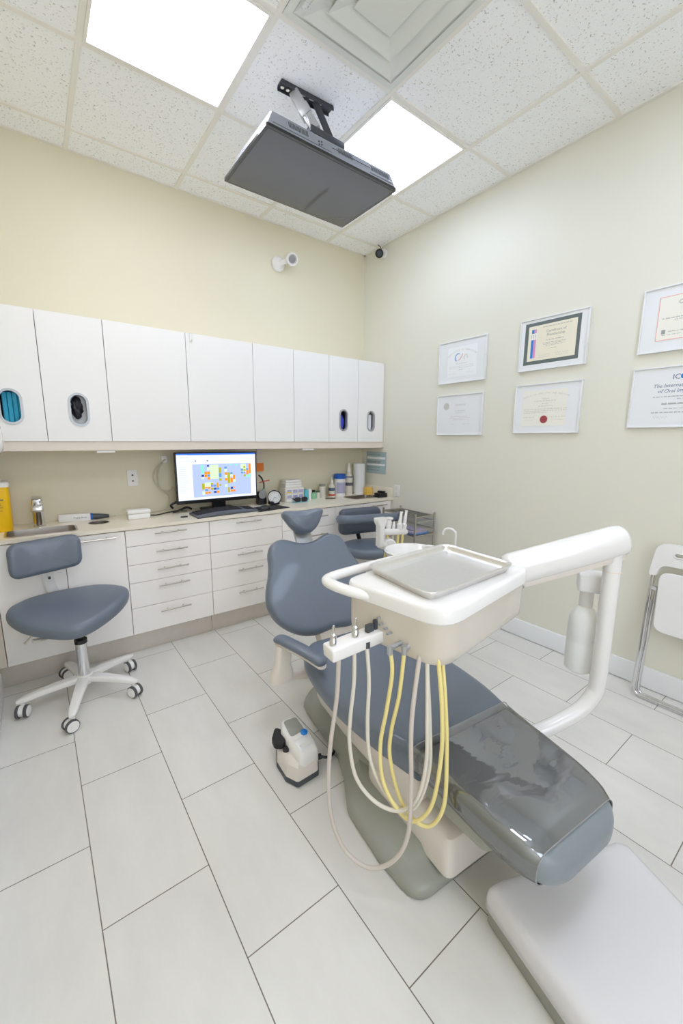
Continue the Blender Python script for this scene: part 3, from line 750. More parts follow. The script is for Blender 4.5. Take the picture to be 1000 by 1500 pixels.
bottle('soap_bottle', 'clear pump bottle with red and navy label left of the blue lidded tub', -.425, -.085, [(.0, 0), (.028, .0), (.029, .005), (.029, .10), (.012, .125), (.012, .13)], M_pale, [(.014, .13), (.014, .15), (.006, .155), (.006, .178), (.0, .18)], M_white, soap_band)
def tub_label(t):
    b = B()
    import itertools
    r = .0535; x, y = -.335, -.085
    pts = [Vector((x+r*math.cos(a), y+r*math.sin(a), 0)) for a in [math.radians(200+i*8) for i in range(13)]]
    for p, q in zip(pts[:-1], pts[1:]):
        b.faces.new([b.verts.new(v+Vector((0, 0, ZC+z))) for v, z in ((p, .03), (q, .03), (q, .13), (p, .13))])
    obj('side_label', b, M_pastel, t)
    b = B(); pts = [Vector((x+(r+.0006)*math.cos(a), y+(r+.0006)*math.sin(a), 0)) for a in [math.radians(305+i*8) for i in range(5)]]
    for p, q in zip(pts[:-1], pts[1:]):
        b.faces.new([b.verts.new(v+Vector((0, 0, ZC+z))) for v, z in ((p, .02), (q, .02), (q, .05), (p, .05))])
    obj('orange_label', b, M_orange, t)
bottle('wipes_tub', 'white wipes tub with a royal blue lid', -.335, -.085, [(0, 0), (.052, 0), (.053, .004), (.053, .165)], M_matwhite, [(.056, .162), (.057, .166), (.057, .198), (.05, .206), (0, .207)], M_blue, tub_label)
def spray_label(t):
    b = B(); lathe(b, [(.0385, .09), (.0387, .095), (.0387, .115), (.0385, .12)], (-.222, -.075, ZC)); obj('label_band', b, M_dink, t)
    b = B(); lathe(b, [(.0375, .165), (.0377, .17), (.0368, .178)], (-.222, -.075, ZC)); obj('blue_band', b, M_navy, t)
bottle('disinfectant_bottle', 'tall white bottle with a nozzle and dark label beside the wipes tub', -.222, -.075, [(0, 0), (.037, 0), (.038, .005), (.038, .165), (.034, .185), (.016, .21), (.016, .22)], M_pale, [(.019, .22), (.019, .245), (.011, .26), (.008, .30), (.0, .305)], M_white, spray_label)
t = thing('paper_roll', 'upright white paper towel roll in the back corner', 'paper roll', (-.105, -.085, ZC))
obj('roll', lathe(B(), [(.02, 0), (.055, 0), (.056, .004), (.056, .29), (.054, .294), (.02, .294), (.019, .28)], (-.105, -.085, ZC), n=40), M_paper, t)
b = box(B(), -.105, -.035, -.205, -.155, ZC, ZC+.073, .006, 2); tag(obj('amber_pack', b, M_amber, loc=(-.07, -.18, ZC)), 'amber yellow plastic pack before the paper roll', 'pack')
for i in range(3):
    z = ZC+.0005+.019*i; w = .028*(.0 if i < 2 else 1)
    b = box(B(), -.125+w*.8+.012*i, -.022-w*.4-.004*i, -.40+w*.3, -.315-w*.2, z, z+.0185, .005, 2)
    tag(obj('black_tray', b, M_black, loc=(-.08, -.36, z)), ('shallow black tray at the right end of the worktop, bottom of the pile', 'shallow black tray at the right end of the worktop, middle of the pile', 'small black tray at the right end of the worktop, top of the pile')[i], 'tray', 'black trays')

# outlets, wall bits
def outlet(M, cx, cz, w, h, label, style):
    c = M @ Vector((cx, cz, 0)); t = thing('wall_outlet', label, 'outlet', c)
    b = B(); solid(b, [(cx+x, cz+y) for x, y in rrect(w, h, .006, 3)], [(0, .0005), (0, .005), (.002, .007)], M); obj('plate', b, M_matwhite, t)
    for dz in ((.02, -.02) if style else (.025, -.025)):
        b = B(); 
        if style: lathe(b, [(.006, .0068), (.006, .0085), (0, .0086)], M @ Vector((cx, cz+dz, 0)), M.to_3x3() @ Vector((0, 0, 1)), 14)
        else:
            solid(b, [(cx+x, cz+dz+y) for x, y in rrect(.034, .03, .008, 4)], [(0, .0068), (0, .009), (.002, .0095)], M)
        obj('jack' if style else 'socket', b, M_dgrey if style else M_white, t)
outlet(facing_y(0), -2.055, 1.075, .068, .112, 'white wall plate with two dark jacks above the worktop', True)
outlet(facing_x(0), .497, .892, .066, .105, 'white double outlet on the right wall past the worktop end', False)
b = box(B(), -1.128, -1.085, -.012, -.001, 1.09, 1.272, .002, 1); tag(obj('cable_channel', b, M_rail, loc=(-1.10, 0, 1.2)), 'pale vertical cable channel on the wall right of the monitor', 'cable channel')
b = box(B(), -1.135, -1.070, -.0155, -.0128, 1.082, 1.150, .0005, 1); tag(obj('sticky_note', b, M_orange, loc=(-1.10, -.013, 1.12)), 'orange sticky note on the wall right of the monitor', 'note')
t = thing('wall_cable', 'loops of beige cable hanging on the wall left of the monitor', 'cable', (-1.82, -.02, 1.19))
b = box(B(), -1.865, -1.825, -.03, -.001, 1.175, 1.225, .008, 3); obj('clip', b, M_matwhite, t)
b = B(); tube(b, [(-1.84, -.03, 1.20), (-1.905, -.03, 1.14), (-1.925, -.03, 1.06), (-1.88, -.03, .98), (-1.83, -.03, .935), (-1.86, -.05, .85), (-1.98, -.06, ZC+.006), (-2.02, -.10, ZC+.006)], .0045, 8)
tube(b, [(-1.845, -.022, 1.19), (-1.89, -.022, 1.12), (-1.89, -.022, 1.0), (-1.83, -.022, .97), (-1.80, -.022, 1.0)], .0045, 8)
obj('cord', b, M_cable, t)
b = B(); tube(b, [(-2.003, -.20, ZC+.012), (-1.95, -.17, ZC+.005), (-1.88, -.12, ZC+.005), (-1.80, -.12, ZC+.01), (-1.74, -.13, ZC+.005)], .004, 8)
tube(b, [(-1.83, -.10, ZC+.03), (-1.845, -.12, ZC+.055), (-1.80, -.12, ZC+.075), (-1.75, -.10, ZC+.06)], .008, 8); tube(b, [(-1.84, -.14, ZC+.008), (-1.80, -.16, ZC+.02), (-1.74, -.12, ZC+.03), (-1.70, -.10, ZC+.012)], .008, 8)
tag(obj('black_cable', b, M_black, loc=(-1.85, -.12, ZC)), 'black cable bundle on the worktop behind the monitor', 'cable')

# sign on right wall
t = thing('wall_sign', 'landscape laminated sign with grey blue text bands on the right wall above the worktop', 'sign', (-.004, -.21, 1.13))
M = facing_x(-.0015); b = B(); solid(b, [(.21+x, 1.131+y) for x, y in rrect(.275, .205, .003, 2)], [(0, .0002), (0, .002)], M); obj('sheet', b, M_signg, t)
b = B()
for z0, z1, mi in ((1.19, 1.222, 0), (1.165, 1.186, 1), (1.125, 1.16, 0), (1.105, 1.12, 1), (1.045, 1.10, 0)):
    rect(b, .082, .338, z0, z1, .0026, M, mi)
obj('bands', b, [M_signt, M_paper], t, smooth=False)
b = B()
for z in (1.200, 1.138, 1.128, 1.082, 1.056):
    x = .09
    while x < .26:
        w = random.uniform(.012, .035); rect(b, x, x+w, z, z+.010, .0031, M); x += w+.006
obj('text_lines', b, M_grey, t, smooth=False)

# ------------------------------------------------------------------ certificates
def cert(y0, z0, w, h, label, paper, deco, dark=None):
    t = thing('certificate_frame', label, 'framed certificate', (-.001, -(y0+w/2), z0), 0, 'framed certificates')
    M = facing_x(-.001) @ Matrix.Translation((y0, z0, 0))
    fw = .007; b = B()
    for a in ((0, w, 0, fw), (0, w, h-fw, h), (0, fw, fw, h-fw), (w-fw, w, fw, h-fw)): box(b, a[0], a[1], a[2], a[3], 0, .019, .0012, 1, M)
    obj('frame', b, M_alu, t)
    b = B(); box(b, fw-.001, w-fw+.001, fw-.001, h-fw+.001, .002, .011, 0, 1, M); obj('mat_board', b, M_mat, t, smooth=False)
    px0, px1, pz0, pz1 = paper[:4]
    if dark:
        b = B(); rect(b, dark[0], dark[1], dark[2], dark[3], .0116, M); obj('dark_mat', b, M_slate, t, smooth=False)
    b = B(); rect(b, px0, px1, pz0, pz1, .0122, M); obj('paper', b, paper[4], t, smooth=False)
    deco(t, M)
    return t
def words(b, xa, xb, z, hgt, M, mi=0, wmin=.008, wmax=.02):
    x = xa
    while x < xb-.004:
        w = min(random.uniform(wmin, wmax), xb-x)
        # a word: row of little uneven strokes
        k = x
        while k < x+w-.0015:
            q = random.uniform(.6, 1)
            rect(b, k, k+.0018, z, z+hgt*q, .0127, M, mi); k += .0028
        x += w+.004
def txt(b, s, size, x, z, M, mi=0, shear=0., align='CENTER'):
    text_bm(b, s, size, M @ Matrix.Translation((x, z, .0126)), align, mi, .0001, shear)
def arc_text(b, s, size, cx, cz, r, a0, a1, M, mi=0):
    for i, ch in enumerate(s):
        a = a0+(a1-a0)*i/(len(s)-1)
        text_bm(b, ch, size, M @ Matrix.Translation((cx+r*math.sin(a), cz+r*math.cos(a), .0126)) @ Matrix.Rotation(-a, 4, 'Z'), 'CENTER', mi, .0001)
def squiggle(b, x0, x1, z, amp, M, mi=0):
    n = 26; pr = None
    for i in range(n+1):
        x = x0+(x1-x0)*i/n; zz = z+amp*math.sin(i*1.4)*(.4+.6*math.sin(i*.37)**2)
        if pr: 
            v = [b.verts.new(M @ Vector(p)) for p in ((pr[0], pr[1]-.0006, .0127), (x, zz-.0006, .0127), (x, zz+.0006, .0127), (pr[0], pr[1]+.0006, .0127))]
            f = b.faces.new(v); f.material_index = mi
        pr = (x, zz)
def d1(t, M):
    b = B(); arc_text(b, 'CERTIFICATE OF COMPLETION', .016, .205, .02, .205, -.62, .62, M)
    txt(b, 'Course Certificate', .013, .205, .132, M)
    for z in (.115, .104): words(b, .10, .31, z, .004, M)
    words(b, .185, .225, .088, .006, M); squiggle(b, .09, .16, .068, .005, M); squiggle(b, .25, .32, .066, .005, M)
    obj('print', b, M_ink2, t, smooth=False)
    b = B(); tube(b, [M @ Vector(p) for p in ((.165, .155, .0128), (.150, .165, .0128), (.150, .19, .0128), (.168, .205, .0128), (.185, .205, .0128))], .0025, 6); obj('blue_mark', b, M_ribblue, t)
    b = B(); tube(b, [M @ Vector(p) for p in ((.175, .158, .0128), (.195, .17, .0128), (.212, .195, .0128), (.21, .20, .0128))], .0025, 6); obj('pink_mark', b, M_pink, t)
    b = B(); tube(b, [M @ Vector(p) for p in ((.225, .16, .0128), (.232, .185, .0128), (.25, .19, .0128), (.255, .165, .0128))], .002, 6); obj('grey_mark', b, M_ink2, t)
cert(.929, 1.765, .411, .301, 'framed certificate with a blue and pink emblem, top of the column nearest the corner', (.08, .335, .045, .255, M_paper), d1)
def d2(t, M):
    b = B(); txt(b, 'CERTIFICATE', .016, .21, .215, M); obj('heading', b, M_ink2, t, smooth=False)
    b = B(); txt(b, 'of achievement', .015, .21, .175, M); obj('subheading', b, M_ink2, t, smooth=False); b = B()
    words(b, .17, .24, .162, .005, M); words(b, .13, .28, .135, .005, M); words(b, .12, .30, .123, .005, M); words(b, .15, .26, .112, .004, M)
    obj('print', b, M_ink2, t, smooth=False)
    b = B(); words(b, .12, .17, .08, .004, M); obj('signature', b, M_ink2, t, smooth=False)
    b = B(); words(b, .24, .30, .08, .004, M); obj('signature', b, M_ink2, t, smooth=False)
    b = B(); lathe(b, [(.026, .0124), (.026, .0128), (.02, .0129)], M @ Vector((.085, .215, 0)), (-1, 0, 0), 28); obj('pale_seal', b, M_ink2, t)
cert(.933, 1.383, .405, .298, 'framed pale certificate with a grey round seal, bottom of the column nearest the corner', (.03, .375, .035, .265, M_mat), d2)
def d3(t, M):
    b = B(); rect(b, .075, .105, .075, .245, .0125, M, 0); rect(b, .09, .105, .075, .245, .0127, M, 1)
    obj('ribbon', b, [M_ribblue, M_ribpink], t, smooth=False)
    b = B(); box(b, .066, .114, .185, .222, .0126, .0132, 0, 1, M); obj('ribbon_crest', b, M_ivory, t, smooth=False)
    b = B()
    for x in (.073, .086, .099): rect(b, x, x+.003, .192, .215, .0134, M)
    obj('crest_figures', b, M_ink, t, smooth=False); b = B()
    words(b, .145, .325, .247, .006, M); txt(b, 'Certificate of', .022, .225, .215, M); txt(b, 'Membership', .022, .225, .193, M); obj('heading', b, M_ink, t, smooth=False); b = B()
    words(b, .17, .28, .168, .006, M); words(b, .15, .29, .153, .004, M); words(b, .155, .285, .145, .004, M); words(b, .17, .27, .137, .004, M); words(b, .20, .235, .118, .004, M)
    obj('print', b, M_ink, t, smooth=False)
    for xa, xb in ((.13, .20), (.23, .31)):
        b = B(); squiggle(b, xa, xb, .086, .008, M); rect(b, xa, xb, .074, .0747, .0127, M); obj('signature', b, M_ink, t, smooth=False)
cert(1.582, 1.780, .41, .308, 'framed certificate in a dark slate mat with a blue and pink ribbon, Certificate of Membership', (.055, .345, .058, .265, M_cream), d3, (.032, .365, .037, .285))
def d4(t, M):
    b = B(); arc_text(b, 'FACULTY OF DENTISTRY AND MEDICINE', .013, .2, -.18, .42, -.34, .34, M, 0)
    txt(b, 'Diploma', .013, .2, .208, M); words(b, .13, .27, .195, .006, M); words(b, .18, .22, .178, .006, M); words(b, .16, .25, .163, .006, M)
    for z in (.146, .135, .124): words(b, .065, .335 if z > .13 else .22, z, .006, M)
    words(b, .07, .14, .098, .005, M); words(b, .24, .33, .098, .005, M); squiggle(b, .07, .13, .08, .005, M); squiggle(b, .25, .32, .082, .004, M)
    obj('print', b, M_ink2, t, smooth=False)
    b = B(); lathe(b, [(.023, .0124), (.0235, .0134), (.019, .0137), (0, .0138)], M @ Vector((.2, .085, 0)), (-1, 0, 0), 32); obj('wax_seal', b, M_seal, t, label='dark red round seal')
cert(1.580, 1.392, .41, .304, 'framed cream diploma with a dark red round seal', (.055, .33, .045, .265, M_ivory), d4)
def d5(t, M):
    b = B()
    for a in ((.07, .39, .055, .058), (.07, .39, .258, .261), (.07, .073, .055, .261), (.387, .39, .055, .261)): rect(b, *a, .0126, M)
    obj('pink_border', b, M_pink, t, smooth=False)
    b = B(); txt(b, 'CERTIFICATE', .03, .235, .215, M); txt(b, 'This is to certify', .014, .235, .18, M)
    words(b, .09, .37, .155, .006, M); words(b, .14, .34, .145, .005, M); words(b, .2, .29, .125, .005, M)
    words(b, .12, .20, .092, .005, M); words(b, .095, .18, .078, .003, M); box(b, .092, .108, .085, .105, .0126, .0128, 0, 1, M)
    obj('print', b, M_ink, t, smooth=False)
cert(2.243, 1.787, .46, .31, 'framed certificate with a thin pink border, upper one at the right edge of the photo', (.068, .392, .053, .263, M_ivory), d5)
def d6(t, M):
    b = B(); txt(b, 'ICOI', .034, .205, .235, M); obj('emblem_print', b, M_navy, t, smooth=False)
    b = B(); lathe(b, [(.013, .0126), (.013, .0133)], M @ Vector((.2155, .247, 0)), (-1, 0, 0), 24); obj('emblem_disc', b, M_ribblue, t)
    b = B(); txt(b, 'The International Congress', .024, .228, .198, M, shear=.2); txt(b, 'of Oral Implantologists', .024, .228, .172, M, shear=.2); obj('title_print', b, M_navy, t, smooth=False)
    b = B(); words(b, .10, .36, .15, .006, M); words(b, .2, .28, .138, .005, M); words(b, .14, .32, .113, .010, M, wmin=.02, wmax=.04); words(b, .15, .34, .092, .004, M); words(b, .10, .36, .072, .007, M)
    squiggle(b, .11, .17, .052, .008, M); squiggle(b, .25, .33, .05, .007, M)
    obj('print', b, M_ink, t, smooth=False)
cert(2.238, 1.415, .44, .30, 'framed certificate headed ICOI, lower one at the right edge of the photo', (.06, .385, .025, .275, M_mat), d6)

# ------------------------------------------------------------------ cameras on walls
t = thing('wall_camera', 'small white camera on a round base on the back wall above the cabinets', 'camera', (-.89, -.01, 2.70))
c0 = Vector((-.895, 0, 2.70)); hd = Vector((-.16, -.85, -.3)).normalized()
b = lathe(B(), [(.056, .0005), (.056, .018), (.044, .032), (.028, .04), (0, .042)], c0, (0, -1, 0)); obj('base', b, M_white, t)
b = B(); tube(b, [c0+Vector((.0, -.03, .0)), c0+Vector((.03, -.06, .01)), c0+Vector((.055, -.075, .02))], .02, 14); obj('neck', b, M_white, t)
hc = c0+Vector((.065, -.10, .022))
b = B(); loft(b, [circ(hc+hd*z, r, 28, hd) for z, r in ((-.05, .02), (-.045, .040), (.03, .046), (.036, .046), (.036, .035), (.024, .033))]); obj('head', b, M_white, t)
b = B(); lathe(b, [(.028, .0242), (.028, .027), (.012, .030), (.012, .034), (.006, .035), (0, .034)], hc, hd, 24); obj('lens', b, M_grey, t)
t = thing('security_camera', 'small black camera on a white bracket high in the room corner', 'camera', (-.02, -.25, 2.91))
b = lathe(B(), [(.036, .0005), (.036, .02), (.024, .03), (0, .031)], (0, -.265, 2.915), (-1, 0, 0)); obj('bracket', b, M_white, t)
hc = Vector((-.062, -.262, 2.905)); hd = Vector((-.55, -.72, -.42)).normalized()
b = B(); tube(b, [(-.025, -.265, 2.915), (-.05, -.258, 2.912)], .014, 12, 0); loft(b, [circ(hc+hd*z, r, 28, hd) for z, r in ((-.05, .026), (-.045, .031), (.0, .033))]); obj('housing', b, M_white, t)
b = B(); loft(b, [circ(hc+hd*z, r, 28, hd) for z, r in ((.0002, .034), (.02, .034), (.024, .03), (.018, .022))]); obj('front_ring', b, M_black, t)
b = lathe(B(), [(.022, .018), (.021, .021), (.010, .022), (.010, .026), (0, .027)], hc, hd, 20); obj('lens', b, M_dgrey, t)
b = B(); tube(b, [(-.035, -.262, 2.935), (-.04, -.25, 2.965), (-.055, -.235, 2.982)], .0035, 8); obj('cable', b, M_black, t)

# soap / towel dispenser on the left wall
t = thing('towel_dispenser', 'rounded white dispenser on the left wall above the sharps container', 'dispenser', (XL, -.62, 1.33))
b = B(); M = frame((XL+.001, -.62, 1.34), (0, 1, 0), (0, 0, 1), (1, 0, 0))
solid(b, rrect(.22, .17, .05, 6), [(0, 0), (0, .10), (.008, .135), (.03, .153), (.06, .158)], M); obj('cover', b, M_white, t)
b = B(); box(b, -.07, .07, -.089, -.083, .02, .08, .002, 1, M); obj('outlet_slot', b, M_grey, t)

# ------------------------------------------------------------------ television + bracket
TX0, TX1, TY0, TY1, TZ = -1.694, -.958, -1.395, -.93, 2.603
t = thing('television', 'flat television hung face down under the ceiling on an articulated bracket', 'television', (-1.326, -1.16, TZ))
def R3(x0, x1, y0, y1, z, r=.012): return [Vector(((x0+x1)/2+x, (y0+y1)/2+y, z)) for x, y in rrect(x1-x0, y1-y0, r, 4)]
b = B(); loft(b, [R3(TX0, TX1, TY0, TY1, z, .01) for z in (TZ, TZ+.012)]); obj('bezel', b, M_tvblack, t)
b = B(); rect(b, TX0+.014, TX1-.014, TY0+.014, TY1-.012, -TZ+.0006, Matrix.Diagonal((1, 1, -1, 1))); obj('screen', b, M_screen, t, smooth=False, label='dark reflective screen facing down')
b = B(); loft(b, [R3(TX0+.003, TX1-.003, TY0+.003, TY1-.003, TZ+.012), R3(TX0+.004, TX1-.004, TY0+.004, TY1-.08, TZ+.018), R3(TX0+.03, TX1-.025, TY0+.018, TY1-.12, TZ+.072), R3(TX0+.05, TX1-.045, TY0+.032, TY1-.16, TZ+.079)], ); obj('back_housing', b, M_tvbody, t)
# details on the edge facing the camera
k_ = math.hypot(.014, .054)
Msd = frame((TX0, TY0+.0040, TZ+.018), (1, 0, 0), (0, .014/k_, .054/k_), (0, -.054/k_, .014/k_))
b = B()
for xs, n in ((.11, 14), (.37, 12), (.57, 17)):
    for i in range(n): box(b, xs+i*.0072, xs+i*.0072+.0032, .022, .046, -.002, .0007, 0, 1, Msd)
v_ = obj('vent_slots', b, M_black, t, smooth=False)
b = B()
for dx, dy in ((0, 0), (.014, .004), (0, .014), (.016, .018)): 
    p = Msd @ Vector((.262+dx, .014+dy, 0)); cyl(b, p, p+Vector((0, -.0014, 0)), .0035, n=10)
obj('screw_heads', b, M_black, t)
b = B(); box(b, .03, .33, .006, .0078, -.001, .0012, 0, 1, Msd); box(b, .335, .56, .030, .0318, -.001, .0012, 0, 1, Msd); box(b, .56, .70, .006, .0078, -.001, .0012, 0, 1, Msd); obj('seams', b, M_dgrey, t, smooth=False)
b = B(); text_bm(b, 'HDMI', .010, Msd @ Matrix.Translation((.695, .012, .0008))); obj('lettering', b, M_paper, t, smooth=False)
t = thing('ceiling_bracket', 'dark steel tilting bracket joining the television to the ceiling tile', 'bracket', (-1.35, -1.15, H))
b = B(); hl = []
M = frame((-1.35, -1.155, H-.0005), (1, -.06, 0), (-.06, -1, 0), (0, 0, -1))
holes = [[(x0+x, y) for x, y in rrect(.03, .022, .010, 4)] for x0 in (-.06, -.015, .03, .075)]
plate_with_holes(b, [(x, y) for x, y in rrect(.285, .052, .006, 3)], holes, 0.001, .006, M)
box(b, -.142, .142, -.026, -.022, .006, .020, .001, 1, M); box(b, -.142, .142, .022, .026, .006, .022, .001, 1, M)
obj('ceiling_plate', b, M_bracket, t, smooth=False)
for px in (-.128, -.10):
    b = B(); p = M @ Vector((px, 0, .006)); cyl(b, p, p+Vector((0, 0, -.012)), .009, n=6); obj('bolt', b, M_chrome, t)
e0 = Vector((-1.42, -1.155, H-.02)); e1 = Vector((-1.345, -1.235, 2.80))
def beam(b, p, q, w, h, bev=.003):
    d = (q-p); L = d.length; d.normalize(); s = d.cross(Vector((0, 0, 1))).normalized(); u = s.cross(d)
    box(b, 0, L, -w/2, w/2, -h/2, h/2, bev, 2, frame(p, d, s, u))
b = B(); beam(b, e0, e1, .04, .045); obj('arm', b, M_bracketl, t, label='pale grey bracket arm')
b = B(); beam(b, e0.lerp(e1, .38), e0.lerp(e1, .62), .048, .053); obj('arm_collar', b, M_bracketl, t)
b = B(); beam(b, Vector((-1.30, -1.165, H-.02)), Vector((-1.25, -1.225, 2.80)), .035, .03); obj('arm', b, M_bracket, t)
b = B(); beam(b, Vector((-1.395, -1.24, 2.785)), Vector((-1.195, -1.245, 2.775)), .045, .032, .008); obj('cross_bar', b, M_bracket, t)
b = B(); beam(b, Vector((-1.285, -1.24, 2.775)), Vector((-1.285, -1.22, TZ+.09)), .05, .02); obj('hanger', b, M_bracketl, t)
b = B(); box(b, -1.40, -1.20, -1.28, -1.15, TZ+.0802, TZ+.092, .002, 1); obj('screen_plate', b, M_bracket, t)
b = B(); tube(b, [(-1.39, -1.2, 2.87), (-1.40, -1.25, 2.82), (-1.38, -1.25, 2.75), (-1.37, -1.24, TZ+.085)], .005, 8); tube(b, [(-1.37, -1.2, 2.87), (-1.375, -1.245, 2.80), (-1.35, -1.25, 2.74), (-1.35, -1.22, TZ+.085)], .005, 8); obj('cables', b, M_bracketl, t)

# ------------------------------------------------------------------ dental chair
TH = math.radians(6); OC = Vector((-1.53, -2.40, 0))
def CH(u, s, z): return Vector((OC.x+u*math.cos(TH)+s*math.sin(TH), OC.y-u*math.sin(TH)+s*math.cos(TH), z))
MCH = frame(OC, (math.cos(TH), -math.sin(TH), 0), (math.sin(TH), math.cos(TH), 0), (0, 0, 1))
chair = thing('dental_chair', 'slate blue reclined dental chair in the middle of the floor', 'dental chair', CH(0, .3, 0), -TH)
# floor base
bp_ = [(-.29, -.10), (.29, -.10), (.30, .06), (.295, .26), (.235, .40), (.20, .52), (.185, .84), (.13, .88), (-.13, .88), (-.185, .84), (-.20, .52), (-.235, .40), (-.305, .26), (-.31, .06)]
bpl = roundpoly(bp_, [.07, .07, .1, .12, .15, .1, .05, .05, .05, .05, .1, .15, .12, .1], 6)
b = B(); solid(b, bpl, [(.008, .001), (.001, .006), (0, .022), (.004, .036), (.018, .045), (.045, .052), (.07, .066), (.085, .085)], MCH)
obj('floor_base', b, M_greygreen, chair, angle=60, label='grey green base plate on the floor')
# rear bulge of base
b = B(); rings = []
for s, w, h in ((.90, .02, .03), (.885, .06, .07), (.85, .095, .10), (.6, .11, .115), (.40, .10, .10), (.3, .08, .08)):
    rings.append([MCH @ Vector((-.10+x*w/.11, s, .03+max(0, z)*1)) for x, z in [(.11*math.cos(a), h*math.sin(a)) for a in [PI*k/12 for k in range(13)]]] )
loft(b, rings); obj('base_ridge', b, M_greygreen, chair, label='raised grey green ridge at the rear of the base')
# white base cover
b = B(); pl = roundpoly([(-.195, -.125), (.195, -.125), (.20, .30), (.10, .36), (-.10, .36), (-.20, .30)], [.03, .03, .09, .05, .05, .09], 5)
solid(b, pl, [(.0, .062), (0, .12), (.004, .165), (.012, .182), (.028, .190), (.06, .193)], MCH); obj('base_cover', b, M_warmwhite, chair, label='white moulded cover over the base front')
# lift + skirt
b = B(); solid(b, roundpoly([(-.10, .10), (.10, .10), (.10, .60), (-.10, .60)], .02), [(0, .10), (0, .26)], MCH); obj('lift_column', b, M_dgrey, chair)
b = B(); pl = roundpoly([(-.215, .02), (.215, .02), (.225, .45), (.215, .70), (.10, .74), (-.10, .74), (-.215, .70), (-.225, .45)], [.03, .03, .1, .06, .06, .06, .06, .1], 4)
solid(b, pl, [(.05, .150), (.018, .165), (.004, .20), (0, .325)], MCH); obj('seat_skirt', b, M_warmwhite, chair, label='offwhite plastic skirt under the seat')
def sect(s, hw, zt, zb, r, crown=.0, n=6, off=0.):
    """cross-section ring of the seat at station s"""
    pts = rrect(2*hw, zt-zb, r, n); zc = (zt+zb)/2
    return [CH(off+x, s, zc+y+(crown*(1-(x/hw)**2) if y > 0 else 0)) for x, y in pts]
def station_loft(st, extra=0.):
    # smooth interpolate stations
    out = []
    k = 5
    for i in range(len(st)-1):
        a, b_, c, d = st[max(i-1, 0)], st[i], st[i+1], st[min(i+2, len(st)-1)]
        for j in range(k):
            t = j/k
            out.append([.5*((2*q)+(r-p)*t+(2*p-5*q+4*r-w)*t*t+(3*q-p-3*r+w)*t**3) for p, q, r, w in zip(a, b_, c, d)])
    out.append(list(st[-1]))
    return out
# stations: s, halfwidth, ztop, zbot, r, crown
seat = [(.805, .10, .375, .345, .014, 0), (.80, .16, .392, .335, .026, 0), (.77, .215, .405, .322, .038, 0), (.70, .262, .410, .312, .046, -.004), (.58, .287, .405, .308, .046, -.008), (.42, .298, .398, .308, .044, -.010), (.28, .288, .402, .308, .042, -.008), (.15, .266, .410, .306, .042, -.004), (.05, .238, .412, .300, .040, 0), (.003, .225, .410, .30, .038, 0)]
b = B(); loft(b, [sect(s, hw, zt, zb, max(.006, r), cr) for s, hw, zt, zb, r, cr in station_loft(seat)]); obj('seat_cushion', b, M_vinyl, chair, angle=60)
leg = [(.0, .212, .408, .322, .034, 0), (-.06, .210, .407, .322, .034, 0), (-.16, .206, .402, .316, .035, .002), (-.26, .198, .394, .306, .036, .004), (-.33, .186, .385, .298, .037, .004), (-.362, .170, .374, .292, .037, .003), (-.386, .142, .360, .294, .030, 0), (-.400, .105, .344, .302, .018, 0), (-.404, .07, .334, .310, .010, 0)]
b = B(); loft(b, [sect(s, hw, zt, zb, max(.006, r), cr) for s, hw, zt, zb, r, cr in station_loft(leg)]); lr = obj('leg_rest', b, M_leg, chair, angle=60, label='dark grey upholstered leg rest')
b = B(); solid(b, roundpoly([(-.185, -.24), (.185, -.24), (.20, .0), (-.20, .0)], .03), [(.01, .262), (0, .27), (0, .321)], MCH); obj('leg_plate', b, M_greygreen, chair)
b = B(); cyl(b, CH(-.214, .012, .335), CH(-.20, .012, .335), .012, n=16); obj('hinge_bolt', b, M_chrome, chair)
# film sleeve over the leg rest
fl = [(.022, .231, .4185, .328, .036, 0), (-.03, .222, .416, .322, .036, .002), (-.10, .214, .412, .314, .036, .004), (-.16, .212, .407, .310, .036, .005), (-.26, .204, .399, .30, .037, .006), (-.325, .191, .391, .293, .038, .006), (-.350, .180, .384, .290, .038, .005), (-.366, .171, .378, .289, .037, .004)]
b = B(); loft(b, [sect(s, hw, zt, zb, max(.006, r), cr) for s, hw, zt, zb, r, cr in station_loft(fl)], cap0=False, cap1=False)
cov = obj('film_cover', b, M_film, chair, angle=80, label='glossy clear plastic sleeve over the leg rest')
b = B(); tube(b, sect(-.366, .1715, .3785, .289, .037, .004), .0016, 6, 0, True); obj('cover_seam', b, M_grey, cov); b = B()
tube(b, sect(.022, .2315, .419, .328, .036, 0), .0012, 6, 0, True); obj('cover_seam', b, M_grey, cov)
# backrest
WB = CH(0, .872, .40); WT = CH(0, 1.20, .80); wv = (WT-WB).normalized(); uv = Vector((math.cos(TH), -math.sin(TH), 0)); nv = uv.cross(wv)
MB_ = frame(WB, uv, wv, nv)
half = [(0, .0), (.09, -.008), (.17, .006), (.245, .05), (.298, .115), (.316, .19), (.300, .265), (.270, .335), (.250, .40), (.240, .455), (.214, .505), (.165, .533), (.115, .530), (.060, .508)]
out = half + [(0, .497)] + [(-x, y) for x, y in half[:0:-1]]
b = B(); pillow(b, catmull2(out, 4), .075, .034, .006, .01, MB_ @ Matrix.Translation((0, 0, -.0375)), bend=lambda x, y: .16*x*x); obj('backrest', b, M_vinyl, chair, angle=80)
b = B(); solid(b, roundpoly([(-.13, .03), (.13, .03), (.10, .46), (-.10, .46)], .04), [(.01, -.11), (0, -.10), (0, -.078)], MB_); obj('back_shell', b, M_warmwhite, chair)
b = B(); solid(b, [(x, y) for x, y in rrect(.20, .30, .03, 4)], [(0, -.095), (0, -.03)], MB_ @ Matrix.Translation((.02, -.10, 0))); obj('back_hinge', b, M_rail, chair, label='beige hinge panel under the backrest')
